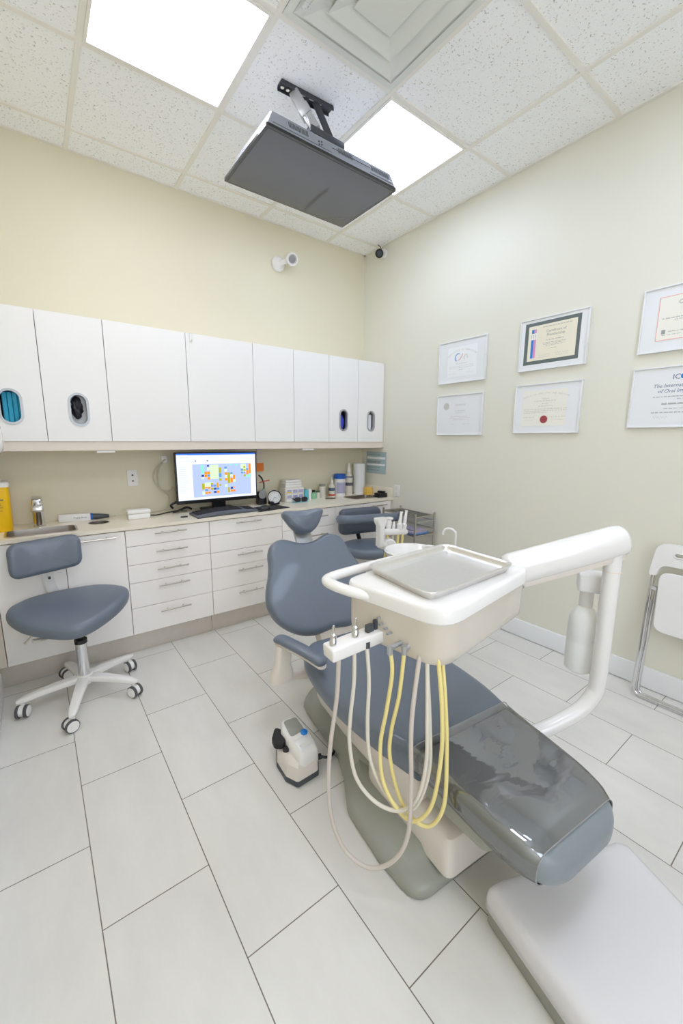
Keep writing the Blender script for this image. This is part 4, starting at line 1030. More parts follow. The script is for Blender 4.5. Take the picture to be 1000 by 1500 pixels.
# headrest
HC = CH(0, 1.245, .892); hw_ = Vector((uv*0 + (wv*.75+Vector((0, 0, .55))))).normalized(); hn = uv.cross(hw_).normalized()
hout = [(0, .058), (-.045, .058), (-.086, .060), (-.116, .056), (-.126, .034), (-.108, .0), (-.078, -.044), (-.040, -.072), (0, -.079), (.040, -.072), (.078, -.044), (.108, .0), (.126, .034), (.116, .056), (.086, .060), (.045, .058)]
b = B(); pillow(b, catmull2(hout, 4), .09, .043, .012, .012, frame(HC, uv, hw_, hn), bend=lambda x, y: .7*x*x-.10*math.exp(-(x/.03)**2)*max(0, y)); obj('headrest', b, M_vinyl, chair, angle=80)
b = B(); beam(b, WB+wv*.44-nv*.05, HC-nv*.052-hw_*.01, .10, .02, .004); obj('headrest_bar', b, M_bracketl, chair)
# armrest (left)
arm = obj('armrest_post', loft(B(), [[Vector((-1.803+x*k+dx, -1.640+y*k+dy, z)) for x, y in rrect(.085, .05, .02, 4)] for k, dx, dy, z in ((1.25, -.01, .0, .300), (1.2, -.008, 0, .335), (.85, .0, 0, .37), (.85, .012, .01, .46))]), M_warmwhite, chair, label='offwhite armrest post')
b = B(); pth = [Vector((-1.795, -1.585, .462)), Vector((-1.797, -1.615, .478)), Vector((-1.785, -1.68, .480)), Vector((-1.758, -1.76, .470)), Vector((-1.732, -1.83, .452)), Vector((-1.724, -1.85, .444))]
tube(b, pth, lambda f: .35+.65*min(1, 6*f, 6*(1-f)), 16, 5, flat=(.034, .019)); obj('armrest_pad', b, M_vinyl, chair, label='slate blue padded armrest')
b = B(); tube(b, [p-Vector((0, 0, .018)) for p in pth], lambda f: .35+.6*min(1, 6*f, 6*(1-f)), 12, 5, flat=(.030, .012)); obj('armrest_shell', b, M_warmwhite, chair)
b = B(); tube(b, [(-1.803, -1.64, .315), (-1.75, -1.63, .30), (-1.66, -1.65, .28)], .022, 12); obj('armrest_mount', b, M_warmwhite, chair)
# power cord from pedal is its own part later

# ------------------------------------------------------------------ delivery unit
PX, PY = -1.03, -2.588
du = thing('delivery_unit', 'white dental delivery unit on a curved post with hanging instrument tubes over the chair', 'delivery unit', (PX, PY, .45))
b = B(); tube(b, [(PX, PY, 1.0), (PX, PY, .80), (PX, PY, .50), (PX-.012, PY+.006, .43), (PX-.05, PY+.028, .375), (PX-.11, PY+.062, .335), (PX-.19, PY+.105, .30), (PX-.36, PY+.19, .245)], .0275, 24, 6); obj('post', b, M_white, du, angle=70)
b = B(); tube(b, [(PX, PY, .902), (PX, PY, .905)], .028, 24, 0); obj('post_joint', b, M_rail, du)
A0 = Vector((-1.30, -2.375, .905)); A1 = Vector((-1.005, -2.598, 1.014))
b = B(); d = (A1-A0).normalized(); sd = d.cross(Vector((0, 0, 1))).normalized(); u_ = sd.cross(d)
rings = []
for f, k in ((-.06, .5), (-.05, .9), (0, 1.0), (.5, .98), (.93, .95), (.985, .92), (1.015, .78), (1.028, .45)):
    c = A0.lerp(A1, f); rings.append([c+sd*x*k+u_*y*k for x, y in rrect(.100, .112, .046, 6)])
loft(b, rings); obj('arm', b, M_white, du, angle=70, label='thick white arm between head and post')
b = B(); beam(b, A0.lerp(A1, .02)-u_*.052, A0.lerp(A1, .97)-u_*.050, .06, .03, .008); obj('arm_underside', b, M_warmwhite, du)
# head
hp = [(-1.884, -2.170), (-1.828, -2.518), (-1.305, -2.448), (-1.335, -2.085)]
hpl = roundpoly(hp, [.06, .085, .06, .07], 7)
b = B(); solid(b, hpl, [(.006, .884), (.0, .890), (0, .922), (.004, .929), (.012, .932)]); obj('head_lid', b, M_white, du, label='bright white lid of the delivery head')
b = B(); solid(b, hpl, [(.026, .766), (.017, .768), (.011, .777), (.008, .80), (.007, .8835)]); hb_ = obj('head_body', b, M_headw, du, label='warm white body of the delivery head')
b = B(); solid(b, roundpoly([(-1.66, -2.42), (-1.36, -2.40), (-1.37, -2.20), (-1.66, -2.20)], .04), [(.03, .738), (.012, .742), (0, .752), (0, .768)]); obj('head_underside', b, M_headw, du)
b = B()
tube(b, [(-1.42, -2.078, .914), (-1.60, -2.074, .914), (-1.78, -2.082, .914), (-1.868, -2.094, .914), (-1.898, -2.118, .913), (-1.902, -2.16, .912), (-1.888, -2.215, .909), (-1.862, -2.255, .905), (-1.825, -2.275, .903)], 1, 14, 6, flat=(.020, .015)); obj('handle', b, M_white, du, label='white loop handle')
b = B()
for x, y, z in ((-1.862, -2.31, .853), (-1.862, -2.32, .838), (-1.858, -2.335, .83), (-1.861, -2.35, .822)): cyl(b, (x+.012, y, z), (x-.003, y, z), .0035, n=8)
obj('control_dots', b, M_grey, du)
b = B(); cyl(b, (-1.30, -2.42, .855), (-1.312, -2.42, .855), .006, n=10); obj('screw', b, M_grey, du)
# instrument bar
L0 = Vector((-2.012, -2.258, .784)); L1 = Vector((-1.835, -2.272, .798)); ld = (L1-L0).normalized(); ls = ld.cross(Vector((0, 0, 1))).normalized()
Mb = frame(L0, ld, ls, ls.cross(ld))
b = B(); box(b, 0, (L1-L0).length, -.004, .050, -.019, .019, .006, 3, Mb); obj('instrument_bar', b, M_white, du, label='white instrument holder bar')
for k, (f, y_) in enumerate(((.018, .024), (.088, .026))):
    p = Mb @ Vector((f, y_, .017)); b = lathe(B(), [(.010, 0), (.0105, .014), (.009, .016), (.0085, .03), (.004, .034), (.0042, .05), (.003, .056), (0, .057)], p, Vector((.05, .03, 1)), 18)
    obj('handpiece_coupler', b, M_chrome, du, label='silver coupling standing in the instrument bar')
b = B(); p = Mb @ Vector((.135, .028, .019)); box(b, -.012, .012, -.008, .008, 0, .022, .003, 2, Matrix.Translation(p)); box(b, .016, .028, -.006, .006, 0, .03, .003, 2, Matrix.Translation(p)); obj('holder_clip', b, M_dgrey, du)
b = B()
for x, y in ((-1.884, -2.383), (-1.852, -2.405)):
    cyl(b, (x, y, .784), (x, y, .808), .0080, n=14)
    tube(b, [(x, y, .800), (x+.02, y, .803), (-1.835, y, .803)], .007, 10)
obj('hose_fitting', b, M_bracketl, du)
TUB = {
 'g1': [(-1.977,-2.282,0.776),(-1.98,-2.278,0.642),(-1.991,-2.263,0.486),(-1.994,-2.258,0.349),(-1.988,-2.267,0.235),(-1.965,-2.301,0.143),(-1.923,-2.362,0.109),(-1.884,-2.419,0.159),(-1.862,-2.452,0.259),(-1.86,-2.455,0.425),(-1.858,-2.446,0.609),(-1.826,-2.436,0.785)],
 'g2': [(-1.938,-2.300,0.785),(-1.94,-2.303,0.684),(-1.947,-2.298,0.576),(-1.948,-2.297,0.488),(-1.936,-2.315,0.383),(-1.903,-2.363,0.322),(-1.864,-2.42,0.316),(-1.838,-2.458,0.371),(-1.826,-2.475,0.485),(-1.826,-2.471,0.628),(-1.812,-2.45,0.785)],
 'g3': [(-1.902,-2.310,0.79),(-1.904,-2.325,0.683),(-1.908,-2.327,0.554),(-1.903,-2.335,0.447),(-1.881,-2.367,0.357),(-1.852,-2.409,0.31),(-1.826,-2.448,0.333),(-1.809,-2.472,0.452),(-1.811,-2.468,0.598),(-1.806,-2.442,0.785)],
 'y1': [(-1.884,-2.383,0.80),(-1.88,-2.39,0.733),(-1.887,-2.38,0.619),(-1.895,-2.368,0.509),(-1.89,-2.375,0.402),(-1.869,-2.406,0.325),(-1.839,-2.45,0.291),(-1.812,-2.489,0.359),(-1.802,-2.504,0.514),(-1.804,-2.500,0.654),(-1.805,-2.480,0.79)],
 'y2': [(-1.852,-2.405,0.79),(-1.858,-2.397,0.658),(-1.868,-2.382,0.549),(-1.869,-2.381,0.462),(-1.853,-2.405,0.348),(-1.828,-2.44,0.283),(-1.801,-2.48,0.278),(-1.783,-2.508,0.356),(-1.782,-2.507,0.506),(-1.786,-2.498,0.647),(-1.787,-2.478,0.79)]}
for k, pts in TUB.items():
    b = B(); tube(b, pts, .0056 if k != 'g1' else .0062, 12, 8)
    obj('instrument_tube', b, M_ytube if k[0] == 'y' else (M_ltube if k == 'g1' else M_gtube), du, angle=80, label={'g1': 'longest tube, greyish, looping lowest', 'y1': 'yellow tube', 'y2': 'yellow tube'}.get(k, 'cream tube'))
for k in ('g1', 'g2', 'g3'):
    p = Vector(TUB[k][0]); b = B(); cyl(b, p-Vector((0, 0, .012)), p+Vector((0, 0, .006)), .010, n=14); obj('tube_collar', b, M_dgrey, du)
# bracket for the bottle
BX, BY = -.985, -2.502
b = B(); M = Matrix.Translation((BX-.002, BY-.022, .838)) @ Matrix.Rotation(math.radians(-62), 4, 'Z')
box(b, -.055, .06, -.040, .040, -.036, .034, .010, 3, M); obj('bottle_bracket', b, M_matwhite, du, label='white bracket block holding the water bottle')
wb = thing('water_bottle', 'white translucent water bottle hanging beside the curved post', 'bottle', (BX, BY, .475))
obj('body', lathe(B(), [(0, .476), (.038, .476), (.050, .485), (.051, .50), (.0515, .59), (.0505, .595), (.0505, .605), (.0515, .61), (.050, .685), (.042, .712), (.026, .728), (.021, .735)], (BX, BY, 0), n=40), M_bottle, wb)
obj('neck', lathe(B(), [(.0225, .7352), (.023, .74), (.023, .795), (.026, .80)], (BX, BY, 0), n=28), M_matwhite, wb)
# tray
Mt_ = Matrix.Identity(4)
tp_ = [(-1.779, -2.168), (-1.810, -2.452), (-1.392, -2.432), (-1.366, -2.140)]
tpl = roundpoly(tp_, .035, 6)
b = B(); loft(b, [[Vector((x, y, z)) for x, y in (inset(tpl, d) if d else tpl)] for d, z in ((.010, .9328), (.002, .946), (-.004, .953), (-.006, .956), (-.004, .9585), (.0, .959), (.004, .957), (.008, .950), (.012, .940), (.018, .936), (.05, .9355))], cap0=True, cap1=True)
tag(obj('instrument_tray', b, M_tray, loc=(-1.587, -2.298, .934)), 'empty stainless steel tray resting on the delivery head', 'tray')

# ------------------------------------------------------------------ cuspidor and assistant's holder
cu_ = thing('cuspidor', 'white spittoon bowl with thin bent spouts behind the delivery unit', 'spittoon', (-.93, -1.62, .50))
b = lathe(B(), [(.04, .60), (.09, .63), (.135, .68), (.152, .725), (.155, .735), (.150, .739), (.140, .73), (.11, .68), (.05, .65), (0, .645)], (-.945, -1.58, 0), n=44); obj('bowl', b, M_white, cu_, angle=60)
b = B(); solid(b, [(-.90+x, -1.72+y) for x, y in rrect(.17, .20, .04, 5)], [(.01, .52), (0, .53), (0, .70), (.01, .71)]); obj('body', b, M_white, cu_)
b = B(); tube(b, [(-.90, -1.70, .56), (-1.02, -1.80, .40), (-1.14, -1.90, .30), (-1.28, -1.98, .26)], .03, 16); obj('support_arm', b, M_white, cu_)
b = B(); tube(b, [(-.905, -1.838, .70), (-.905, -1.838, .86), (-.908, -1.832, .885), (-.915, -1.812, .897), (-.925, -1.788, .892), (-.93, -1.778, .872), (-.93, -1.777, .862)], .0065, 12); tube(b, [(-.905, -1.79, .70), (-.905, -1.838, .70)], .01, 10, 0); obj('cup_filler', b, M_white, cu_)
b = B(); tube(b, [(-.90, -1.70, .70), (-.90, -1.705, .765), (-.915, -1.69, .778), (-.935, -1.665, .776), (-.94, -1.655, .765)], .008, 12); obj('rinse_spout', b, M_white, cu_)
ah = thing('assistant_instrument_holder', "white jointed holder arm with suction handpieces beside the backrest", 'instrument holder', (-.86, -1.30, .70))
def bx(c, sx_, sy_, sz_, bev=.006): 
    b = B(); box(b, c[0]-sx_/2, c[0]+sx_/2, c[1]-sy_/2, c[1]+sy_/2, c[2]-sz_/2, c[2]+sz_/2, bev, 3); return b
b = B(); loft(b, [[Vector((-.930+x*k, -1.30+y, z)) for x, y in rrect(.044, .05, .012, 4)] for k, z in ((1, .70), (1, .825), (1.9, .855), (1.95, .872), (1.85, .876))]); obj('control_stem', b, M_white, ah)
b = B(); tube(b, [(-.93, -1.30, .712), (-.90, -1.30, .70), (-.865, -1.305, .70)], .028, 16); obj('stem_elbow', b, M_white, ah)
b = B(); tube(b, [(-.925, -1.30, .785), (-.69, -1.275, .752)], .021, 18, 0); bmesh.ops.create_uvsphere(b, u_segments=16, v_segments=10, radius=.021, matrix=Matrix.Translation((-.69, -1.275, .752))); obj('holder_bar', b, M_white, ah)
b = lathe(B(), [(0, -.03), (.036, -.028), (.044, -.02), (.044, .02), (.036, .028), (.012, .03), (.012, .027), (0, .027)], (-.865, -1.31, .695), (-.45, -.89, .05), 28); obj('joint', b, M_white, ah)
b = B(); tube(b, [(-.86, -1.31, .69), (-.825, -1.335, .645), (-.81, -1.36, .60)], lambda f: .030-.004*f, 16); obj('lower_arm', b, M_white, ah)
b = B(); tube(b, [(-.825, -1.335, .645), (-.81, -1.36, .60), (-.85, -1.50, .58), (-.89, -1.66, .58)], .024, 16); obj('link_arm', b, M_white, ah)
hps = [(-.850, .785, .020, .088, 0, 'short fat white suction handpiece, first from the left in the holder'), (-.805, .779, .012, .06, .0, 'small white syringe handpiece, second from the left in the holder'), (-.757, .772, .013, .125, .03, 'long slim white suction handpiece, third from the left in the holder'), (-.715, .766, .013, .135, .035, 'long slim white suction handpiece, rightmost in the holder')]
for i, (x, z, r, h, lean, lab) in enumerate(hps):
    t = thing('suction_handpiece', lab, 'handpiece', (x, -1.285, z), 0, 'handpieces in the holder'); ax = Vector((.16+lean*2.2, .05, 1)).normalized(); p0 = Vector((x, -1.285, z-.003))
    prof = [(.011, -.022), (.012, .0), (r*.85, .02), (r*.95, .05), (r*.7, h*.75), (r*(1.25 if i == 0 else .7), h*.86), (r*(1.2 if i == 0 else .62), h*.97), (r*.5, h), (0, h)]
    if i == 1: prof = [(.011, -.022), (.012, .0), (.013, .012), (.010, .02), (.012, .03), (.010, .036), (.006, .045), (.006, .058), (0, .06)]
    if i >= 2: prof = [(.011, -.022), (.012, 0), (.015, .008), (.015, .03), (.018, .034), (.018, .042), (.012, .048), (.009, h*.8), (.0085, h*.93), (.011, h*.95), (.010, h), (0, h)]
    obj('grip', lathe(B(), prof, p0, ax, 18), M_white, t)
    if i >= 2:
        b = B(); tube(b, [p0+ax*.010+Vector((0, -.016, 0)), p0+ax*.04+Vector((0, -.019, 0))], .004, 8, 0); obj('lever', b, M_matwhite, t)
    b = B(); tube(b, [p0-ax*.02, p0-ax*.05+Vector((0, 0, -.03)), p0+Vector((-.03, -.01, -.20)), p0+Vector((-.05+.01*i, -.10-.01*i, -.26)), Vector((-.83+.012*i, -1.50-.006*i, .60+.012*i)), Vector((-.86, -1.64-.015*i, .62+.015*i))], .0085 if i != 1 else .005, 10); obj('hose', b, M_gtube if i == 1 else M_ytube, t, label='pale yellow hose' if i != 1 else 'cream hose')

# ------------------------------------------------------------------ foot pedal
fp = thing('foot_pedal', 'white foot control with dark base, blue button and black pedal disc on the floor', 'foot control', (-1.835, -1.80, 0))
FO = Vector((-1.838, -1.80, 0)); fa = math.radians(-3)
MF = Matrix.Translation(FO) @ Matrix.Rotation(fa, 4, 'Z')
oct_ = [(-.072, .035), (-.030, .13), (.045, .135), (.078, .085), (.078, -.055), (.052, -.100), (-.048, -.108), (-.074, -.055)]
b = B(); solid(b, roundpoly(oct_, .012, 3), [(.004, .0005), (0, .003), (0, .020), (.003, .024)], MF); obj('base', b, M_dgrey, fp, label='dark grey base rim')
b = B(); low = roundpoly([(x*.97, y*.97) for x, y in oct_], .014, 3); solid(b, low, [(0, .024), (.003, .055), (.008, .075), (.02, .084)], MF); obj('body', b, M_warmwhite, fp)
b = B(); pl = roundpoly([(-.030, -.098), (.060, -.088), (.072, -.04), (.074, .075), (.05, .120), (-.010, .120), (-.034, .07)], .022, 4)
Msl = MF @ Matrix.Translation((0, 0, 0))
rg = []
for d, z0 in ((.0, .05), (.0, .09), (.003, .105), (.010, .113), (.02, .115)):
    rg.append([MF @ Vector((x, y, z0+(.030*(y+.095)/.21 if z0 > .06 else 0))) for x, y in (inset(pl, d) if d else pl)])
loft(b, rg); hood = obj('hood', b, M_white, fp, label='raised white hood with a window')
sl = .030/.21
def onhood(x, y, dz=0): return MF @ Vector((x, y, .115+sl*(y+.095)+dz))
b = B(); wn = roundpoly([(-.016, .010), (.054, .020), (.052, .098), (-.008, .100)], .014, 3); loft(b, [[onhood(x, y, dz) for x, y in (inset(wn, d) if d else wn)] for d, dz in ((0, .0003), (.001, .0012))]); obj('window', b, M_greygreen, fp, label='grey window opening in the hood')
b = B(); wn = roundpoly([(-.014, -.070), (.052, -.062), (.058, -.004), (-.014, -.012)], .010, 3); loft(b, [[onhood(x, y, dz) for x, y in (inset(wn, d) if d else wn)] for d, dz in ((0, .0003), (.001, .0010))]); obj('recess', b, M_alu, fp)
b = B(); wn = roundpoly([(-.004, -.058), (.042, -.052), (.043, -.036), (-.004, -.042)], .005, 3); loft(b, [[onhood(x, y, dz) for x, y in (inset(wn, d) if d else wn)] for d, dz in ((0, .001), (.001, .003))]); obj('rocker', b, M_white, fp)
b = lathe(B(), [(.015, 0), (.015, .005), (.010, .009), (0, .010)], onhood(.044, .008), (0, -.15, 1), 24); obj('button', b, M_bblue, fp, label='bright blue button')
b = B(); pl = roundpoly([(-.075, .07), (-.035, .125), (-.012, .085), (-.020, .035), (-.055, .015), (-.080, .035)], .012, 3); solid(b, pl, [(.003, .088), (0, .091), (0, .112), (.006, .116)], MF); obj('pedal_pad', b, M_rubber, fp, label='black rubber pedal')
b = B(); cyl(b, MF @ Vector((-.045, .06, .07)), MF @ Vector((-.045, .06, .09)), .02, n=16); obj('pedal_stalk', b, M_black, fp)
b = lathe(B(), [(.014, 0), (.014, .01), (.010, .014), (0, .015)], MF @ Vector((-.040, .008, .083)), (0, 0, 1), 20); obj('knob', b, M_rubber, fp)
b = B(); cyl(b, MF @ Vector((.070, -.045, .035)), MF @ Vector((.092, -.050, .035)), .012, n=14)
tube(b, [MF @ Vector((.09, -.05, .035)), MF @ Vector((.115, -.06, .026)), Vector((-1.68, -1.85, .012)), Vector((-1.63, -1.80, .03)), Vector((-1.60, -1.76, .06))], .0055, 10); obj('cord', b, M_black, fp, label='short black cord')

# ------------------------------------------------------------------ white floor box in the foreground
fb = thing('floor_box', 'low white covered floor box under the foot end in the foreground', 'floor box', (-1.55, -2.88, 0))
fpl = [(-1.700, -2.592), (-1.640, -2.607), (-1.45, -2.682), (-1.25, -2.758), (-1.225, -2.79), (-1.345, -3.06), (-1.37, -3.14), (-1.79, -3.03), (-1.765, -2.86)]
fpl = roundpoly(fpl, [.035, .02, .05, .02, .04, .08, .06, .06, .05], 5)
b = B(); solid(b, fpl, [(.012, .0005), (.010, .004), (.012, .055)]); obj('plinth', b, M_greygreen, fb, label='grey green lower body')
b = B(); solid(b, fpl, [(.004, .055), (0, .058), (.002, .085), (.006, .105), (.014, .116), (.028, .122), (.05, .124)]); obj('cover', b, M_white_shaded, fb, angle=60, label='glossy white cover')

# ------------------------------------------------------------------ stools
def castor(parent, hub, p, rot):
    """swivel twin-wheel castor touching the floor under p"""
    d = Vector((math.cos(rot), math.sin(rot), 0)); ax = Vector((-d.y, d.x, 0)); c = Vector((p.x, p.y, .031))-d*.012
    b = B(); cyl(b, (p.x, p.y, .05), (p.x, p.y, .088), .009, n=12); loft(b, [circ(c+ax*z+Vector((0, 0, .004)), r, 20, ax) for z, r in ((-.010, .026), (.010, .026))]); o = obj('castor', b, M_matwhite, parent)
    for sgn in (-1, 1):
        b = B(); loft(b, [circ(c+ax*(sgn*z), r, 28, ax) for z, r in ((.0105, .026), (.011, .0305), (.023, .0305), (.025, .027))]); w = obj('wheel', b, M_castor, o, label='dark grey castor tyre')
        b = B(); loft(b, [circ(c+ax*(sgn*z), r, 28, ax) for z, r in ((.0245, .0265), (.0265, .0255), (.0268, .017), (.0255, .016), (.0255, .010), (.0275, .009))]); obj('hub_cap', b, M_matwhite, o)
def stool_base(t, c, R, ends, zseat):
    c = Vector(c)
    b = lathe(B(), [(.040, .082), (.046, .09), (.046, .118), (.036, .128), (.034, .13)], c, n=28); obj('hub', b, M_white, t)
    for a, rr, cr in ends:
        a = math.radians(a); d = Vector((math.cos(a), math.sin(a), 0)); s = Vector((-d.y, d.x, 0)); rings = []
        for f in [i/10 for i in range(11)]:
            rad = .03+(rr-.03)*f; z = .108-.006*f-.020*f*f; w = .027-.008*f; hgt = .017-.004*f
            k = 1 if f < .95 else .8
            rings.append([c+d*rad+Vector((0, 0, z))+s*x*k+Vector((0, 0, 1))*y*k for x, y in rrect(2*w, 2*hgt, .009, 3)])
        e = c+d*(rr+.013); rings.append([e+Vector((0, 0, .082))+s*x*.5+Vector((0, 0, 1))*y*.5 for x, y in rrect(.038, .026, .009, 3)])
        b = B(); loft(b, rings); obj('leg', b, M_white, t)
        castor(t, c, c+d*(rr-.012), math.radians(cr))
    b = lathe(B(), [(.027, .129), (.024, .30), (.026, .302), (.026, .312), (.016, .313)], c, n=28); obj('gas_cover', b, M_chrome, t, label='chrome column cover')
    b = B(); cyl(b, c+Vector((0, 0, .30)), c+Vector((0, 0, zseat)), .0145, n=20); cyl(b, c+Vector((0, 0, .302)), c+Vector((0, 0, .322)), .029, n=24); obj('piston', b, M_black, t, label='black gas piston')
st = thing('operator_stool', 'slate blue wheeled stool with a backrest standing in front of the left base cabinets', 'stool', (-2.487, -.735, 0))
stool_base(st, (-2.487, -.735, 0), .27, [(-106, .285, 20), (181, .275, 70), (-36, .26, 120), (30, .275, 110), (104, .27, 20)], .43)
so = [(-.262, .04), (-.258, -.03), (-.19, -.125), (-.06, -.205), (.03, -.222), (.12, -.18), (.22, -.09), (.268, .0), (.262, .07), (.20, .14), (.10, .19), (-.05, .19), (-.17, .15), (-.235, .09)]
Ms = Matrix.Translation((-2.507, -.665, .462)) @ Matrix.Rotation(math.radians(-4), 4, 'Z') @ Matrix.Rotation(math.radians(9), 4, 'X')
b = B(); pillow(b, catmull2(so, 4), .082, .036, .012, 0, Ms, bend=lambda x, y: -.25*max(0, -y)**1.6*.6 + .02*(x/.26)**2); obj('seat', b, M_vinyl, st, angle=80)
b = B(); box(b, -.10, .10, -.10, .12, -.056, -.037, .004, 2, Ms); obj('seat_plate', b, M_black, st)
b = B(); tube(b, [Ms @ Vector((-.02, .0, -.05)), Ms @ Vector((-.06, .14, -.055)), Vector((-2.555, -.455, .46)), Vector((-2.585, -.462, .56)), Vector((-2.592, -.47, .68))], 1, 12, 6, flat=(.026, .006)); obj('back_bar', b, M_white, st, label='white flat bar carrying the backrest')
b = B(); cyl(b, (-2.583, -.488, .60), (-2.583, -.470, .60), .006, n=12); obj('back_bolt', b, M_black, st)
Mk = frame((-2.588, -.525, .738), Vector((1, .06, .065)).normalized(), Vector((-.03, .10, 1)).normalized(), Vector((1, .06, .065)).normalized().cross(Vector((-.03, .10, 1)).normalized()))
b = B(); pillow(b, roundpoly([(-.16, -.094), (.155, -.088), (.163, .088), (-.155, .092)], .055, 7), .065, .031, .006, .004, Mk, bend=lambda x, y: 1.1*x*x); obj('backrest', b, M_vinyl, st, angle=80)
b = B()
for pts in ([(-2.52, -.70, .428), (-2.57, -.66, .40), (-2.66, -.64, .375), (-2.715, -.66, .335)], [(-2.50, -.72, .428), (-2.55, -.74, .405), (-2.63, -.76, .38), (-2.68, -.77, .385)]): tube(b, pts, 1, 10, 6, flat=(.019, .006))
obj('lever', b, M_pale, st, label='pale translucent adjustment lever')

s2 = thing('assistant_stool', "dark slate wheeled stool with a curved torso pad behind the dental chair", 'stool', (-.50, -.80, 0))
stool_base(s2, (-.53, -.82, 0), .25, [(-100, .25, 40), (-28, .25, 80), (44, .25, 10), (116, .25, 60), (188, .25, 100)], .47)
so2 = [(-.235, .03), (-.22, -.09), (-.13, -.185), (0, -.21), (.13, -.185), (.22, -.09), (.235, .03), (.19, .15), (.09, .20), (-.09, .20), (-.19, .15)]
a2 = math.radians(-18); Ms2 = Matrix.Translation((-.55, -.80, .512)) @ Matrix.Rotation(a2, 4, 'Z')
b = B(); pillow(b, catmull2(so2, 4), .075, .036, .012, 0, Ms2); obj('seat', b, M_vinyl, s2, angle=80)
b = B(); box(b, -.09, .09, -.09, .09, -.058, -.039, .004, 2, Ms2); obj('seat_plate', b, M_black, s2)
bk = Vector((-.525, -.615, .70)); bu = Vector((math.cos(a2*.5), math.sin(a2*.5), 0)); Mk2 = frame(bk, bu, Vector((0, .08, 1)).normalized(), bu.cross(Vector((0, .08, 1)).normalized()))
b = B(); pillow(b, roundpoly([(-.20, -.105), (.20, -.105), (.195, .105), (-.185, .105)], .06, 7), .075, .035, .006, .004, Mk2); obj('backrest', b, M_vinyld, s2, angle=80)
b = B(); tube(b, [Ms2 @ Vector((.0, .10, -.045)), Ms2 @ Vector((.0, .21, -.03)), bk+Vector((0, .03, -.10)), bk+Vector((0, .045, .0))], 1, 10, 6, flat=(.022, .006)); obj('back_bar', b, M_black, s2)
b = B(); tube(b, [(-.735, -.60, .735), (-.752, -.66, .740), (-.71, -.715, .742), (-.55, -.735, .735), (-.40, -.745, .728), (-.28, -.75, .722), (-.20, -.72, .718), (-.175, -.665, .715)], lambda f: .55+.45*min(1, 8*f, 8*(1-f)), 16, 6, flat=(.030, .036)); obj('torso_pad', b, M_vinyl, s2, angle=80, label='curved padded bar wrapping round the backrest')
b = B(); tube(b, [(-.20, -.70, .715), (-.30, -.60, .66), (-.42, -.585, .62), (-.50, -.60, .60)], .010, 10); obj('pad_arm', b, M_black, s2)

# ------------------------------------------------------------------ trolley with folders
tr = thing('wire_trolley', 'small chrome shelf trolley against the right wall past the worktop', 'trolley', (-.14, -.78, 0))
TC = [(-.215, -.56), (-.028, -.578), (-.040, -.972), (-.250, -.962)]
for i, (x, y) in enumerate(TC):
    b = B(); cyl(b, (x, y, .06), (x, y, .765), .0085, n=14); cyl(b, (x, y, .765), (x, y, .770), .010, n=14); obj('post', b, M_ss, tr)
    b = B(); cyl(b, (x-.008, y, .028), (x+.008, y, .028), .028, n=20); cyl(b, (x, y, .03), (x, y, .07), .007, n=10); obj('castor', b, M_dgrey, tr)
for z in (.135, .592, .745):
    b = B(); tube(b, [(x, y, z) for x, y in TC], .0055, 10, 0, True); 
    if z > .4: tube(b, [(x, y, z+.045 if z < .7 else z-.04) for x, y in TC], .0035, 8, 0, True)
    sh = obj('shelf_rim', b, M_ss, tr)
    b = B(); pl = inset(TC, .004); solid(b, pl, [(0, z-.002), (0, z+.001)]); obj('shelf', b, M_ss if z < .7 else M_glass, sh, smooth=False)
for (dx, z0, z1, m, lab) in ((0, .5935, .606, M_bfold, 'blue folder on the middle trolley shelf, lower of two'), (-.006, .6065, .620, M_purple, 'lilac folder on the middle trolley shelf, upper of two')):
    b = B(); box(b, -.225+dx, -.055+dx, -.93, -.64, z0, z1, .002, 1); tag(obj('folder', b, m, loc=(-.14, -.78, z0)), lab, 'folder', 'folders on the trolley')

# ------------------------------------------------------------------ folding chair leaning on the right wall
fc = thing('folding_chair', 'white folding chair with chrome tube frame leaning on the right wall at the photo edge', 'folding chair', (-.10, -2.68, 0))
def FC(v, h, off=0):    # v along the wall (metres from the left side), h along the lean, off away from the wall side
    lean = .085
    return Vector((-.135+lean*h/.85-off, -2.462-v, h))
W_ = .445
b = B(); tube(b, [FC(.0, .735), FC(.0, .50), FC(.0, .10), FC(.002, .045), FC(.02, .016), FC(.06, .0105), FC(W_-.06, .0105), FC(W_-.02, .016), FC(W_, .05), FC(W_, .10), FC(W_, .735)], .0105, 14, 6); obj('front_frame', b, M_chrome, fc, angle=80, label='chrome tube frame')
b = B(); o_ = .024
tube(b, [FC(.016, .60, -o_), FC(.014, .40, -o_), FC(.014, .06, -o_), FC(.028, .018, -o_), FC(.07, .0105, -o_), FC(W_-.07, .0105, -o_), FC(W_-.028, .018, -o_), FC(W_-.014, .06, -o_), FC(W_-.016, .60, -o_)], .0095, 12, 6); obj('rear_frame', b, M_chrome, fc, angle=80, label='chrome tube frame')
MFc = frame(FC(0, 0), (0, -1, 0), Vector((.085/.85, 0, 1)).normalized(), Vector((0, -1, 0)).cross(Vector((.085/.85, 0, 1)).normalized()))
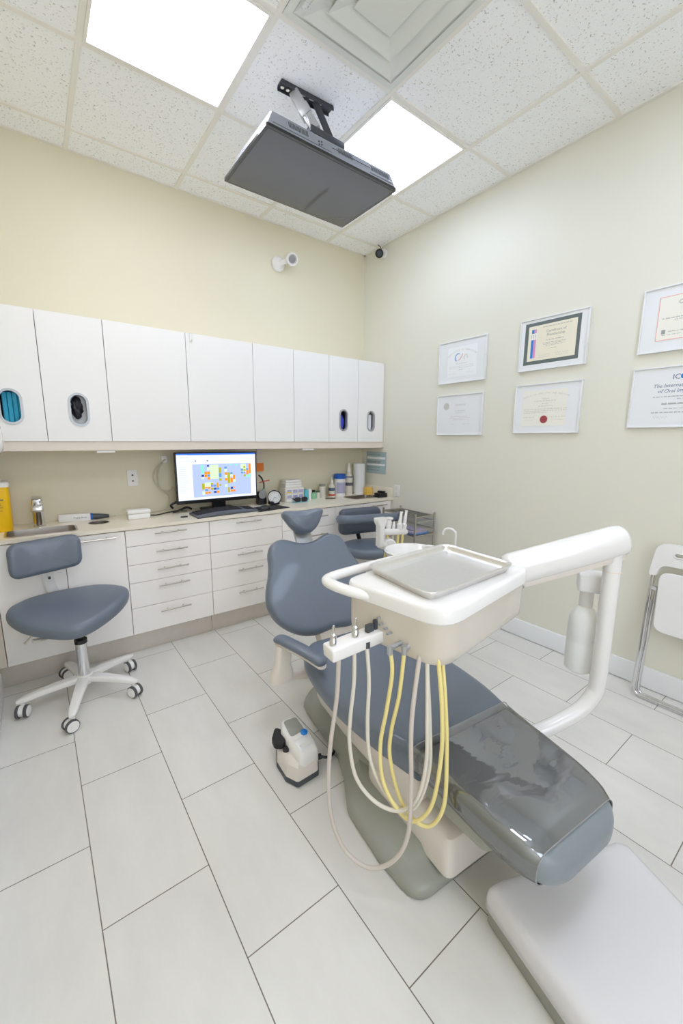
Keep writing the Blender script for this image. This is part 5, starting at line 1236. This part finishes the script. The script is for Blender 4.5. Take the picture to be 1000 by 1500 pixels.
b = B(); ot = roundpoly([(-.018, .665), (-.014, .72), (.0, .838), (W_, .838), (W_+.014, .72), (W_+.018, .665), (W_-.012, .665), (W_-.028, .725), (.028, .725), (.012, .665)], [.01, .01, .055, .055, .01, .01, .01, .045, .045, .01], 6)
hole = [(W_/2+x, .785+y) for x, y in rrect(.30, .024, .012, 5)]
plate_with_holes(b, ot, [hole], -.014, .014, MFc); obj('backrest', b, M_matwhite, fc, smooth=False, label='white plastic backrest with a slot')
b = B(); tube(b, [MFc @ Vector((x, y, .014)) for x, y in hole], .004, 8, 0, True); obj('slot_rim', b, M_white, fc)
b = B(); pillow(b, roundpoly([(.035, .375), (W_-.035, .375), (W_-.022, .69), (.022, .69)], .05, 6), .016, .007, .002, .002, MFc @ Matrix.Translation((0, 0, -.006))); obj('seat', b, M_matwhite, fc, label='folded white seat panel')
b = B(); tube(b, [FC(.0, .60, .012), FC(.012, .59, -.006)], .012, 12, 0); tube(b, [FC(W_, .60, .012), FC(W_-.012, .59, -.006)], .012, 12, 0); obj('pivot', b, M_chrome, fc)

# ------------------------------------------------------------------ world + camera
w = bpy.data.worlds.new('World'); S.world = w; w.use_nodes = True
w.node_tree.nodes['Background'].inputs[0].default_value = (.9, .95, 1, 1); w.node_tree.nodes['Background'].inputs[1].default_value = .3

cam = bpy.data.cameras.new('Camera'); co = bpy.data.objects.new('Camera', cam); C.objects.link(co); S.camera = co
yaw, pitch, roll = .6466, -.1771, .0062
f = Vector((math.sin(yaw)*math.cos(pitch), math.cos(yaw)*math.cos(pitch), math.sin(pitch)))
r = Vector((math.cos(yaw), -math.sin(yaw), 0)); u = r.cross(f)
r2 = r*math.cos(roll)+u*math.sin(roll); u2 = -r*math.sin(roll)+u*math.cos(roll)
co.matrix_world = frame((-2.5874, -3.0985, 1.3456), r2, u2, -f)
cam.sensor_fit = 'HORIZONTAL'; cam.sensor_width = 36; cam.lens = 36*.5944; cam.clip_start = .02
S.view_settings.view_transform = 'Standard'; S.view_settings.look = 'None'; S.view_settings.gamma = 1; S.view_settings.use_curve_mapping = False
S.view_settings.exposure = 0.52
S.cycles.diffuse_bounces = 10; S.cycles.max_bounces = 16; S.cycles.transparent_max_bounces = 16; S.cycles.glossy_bounces = 6
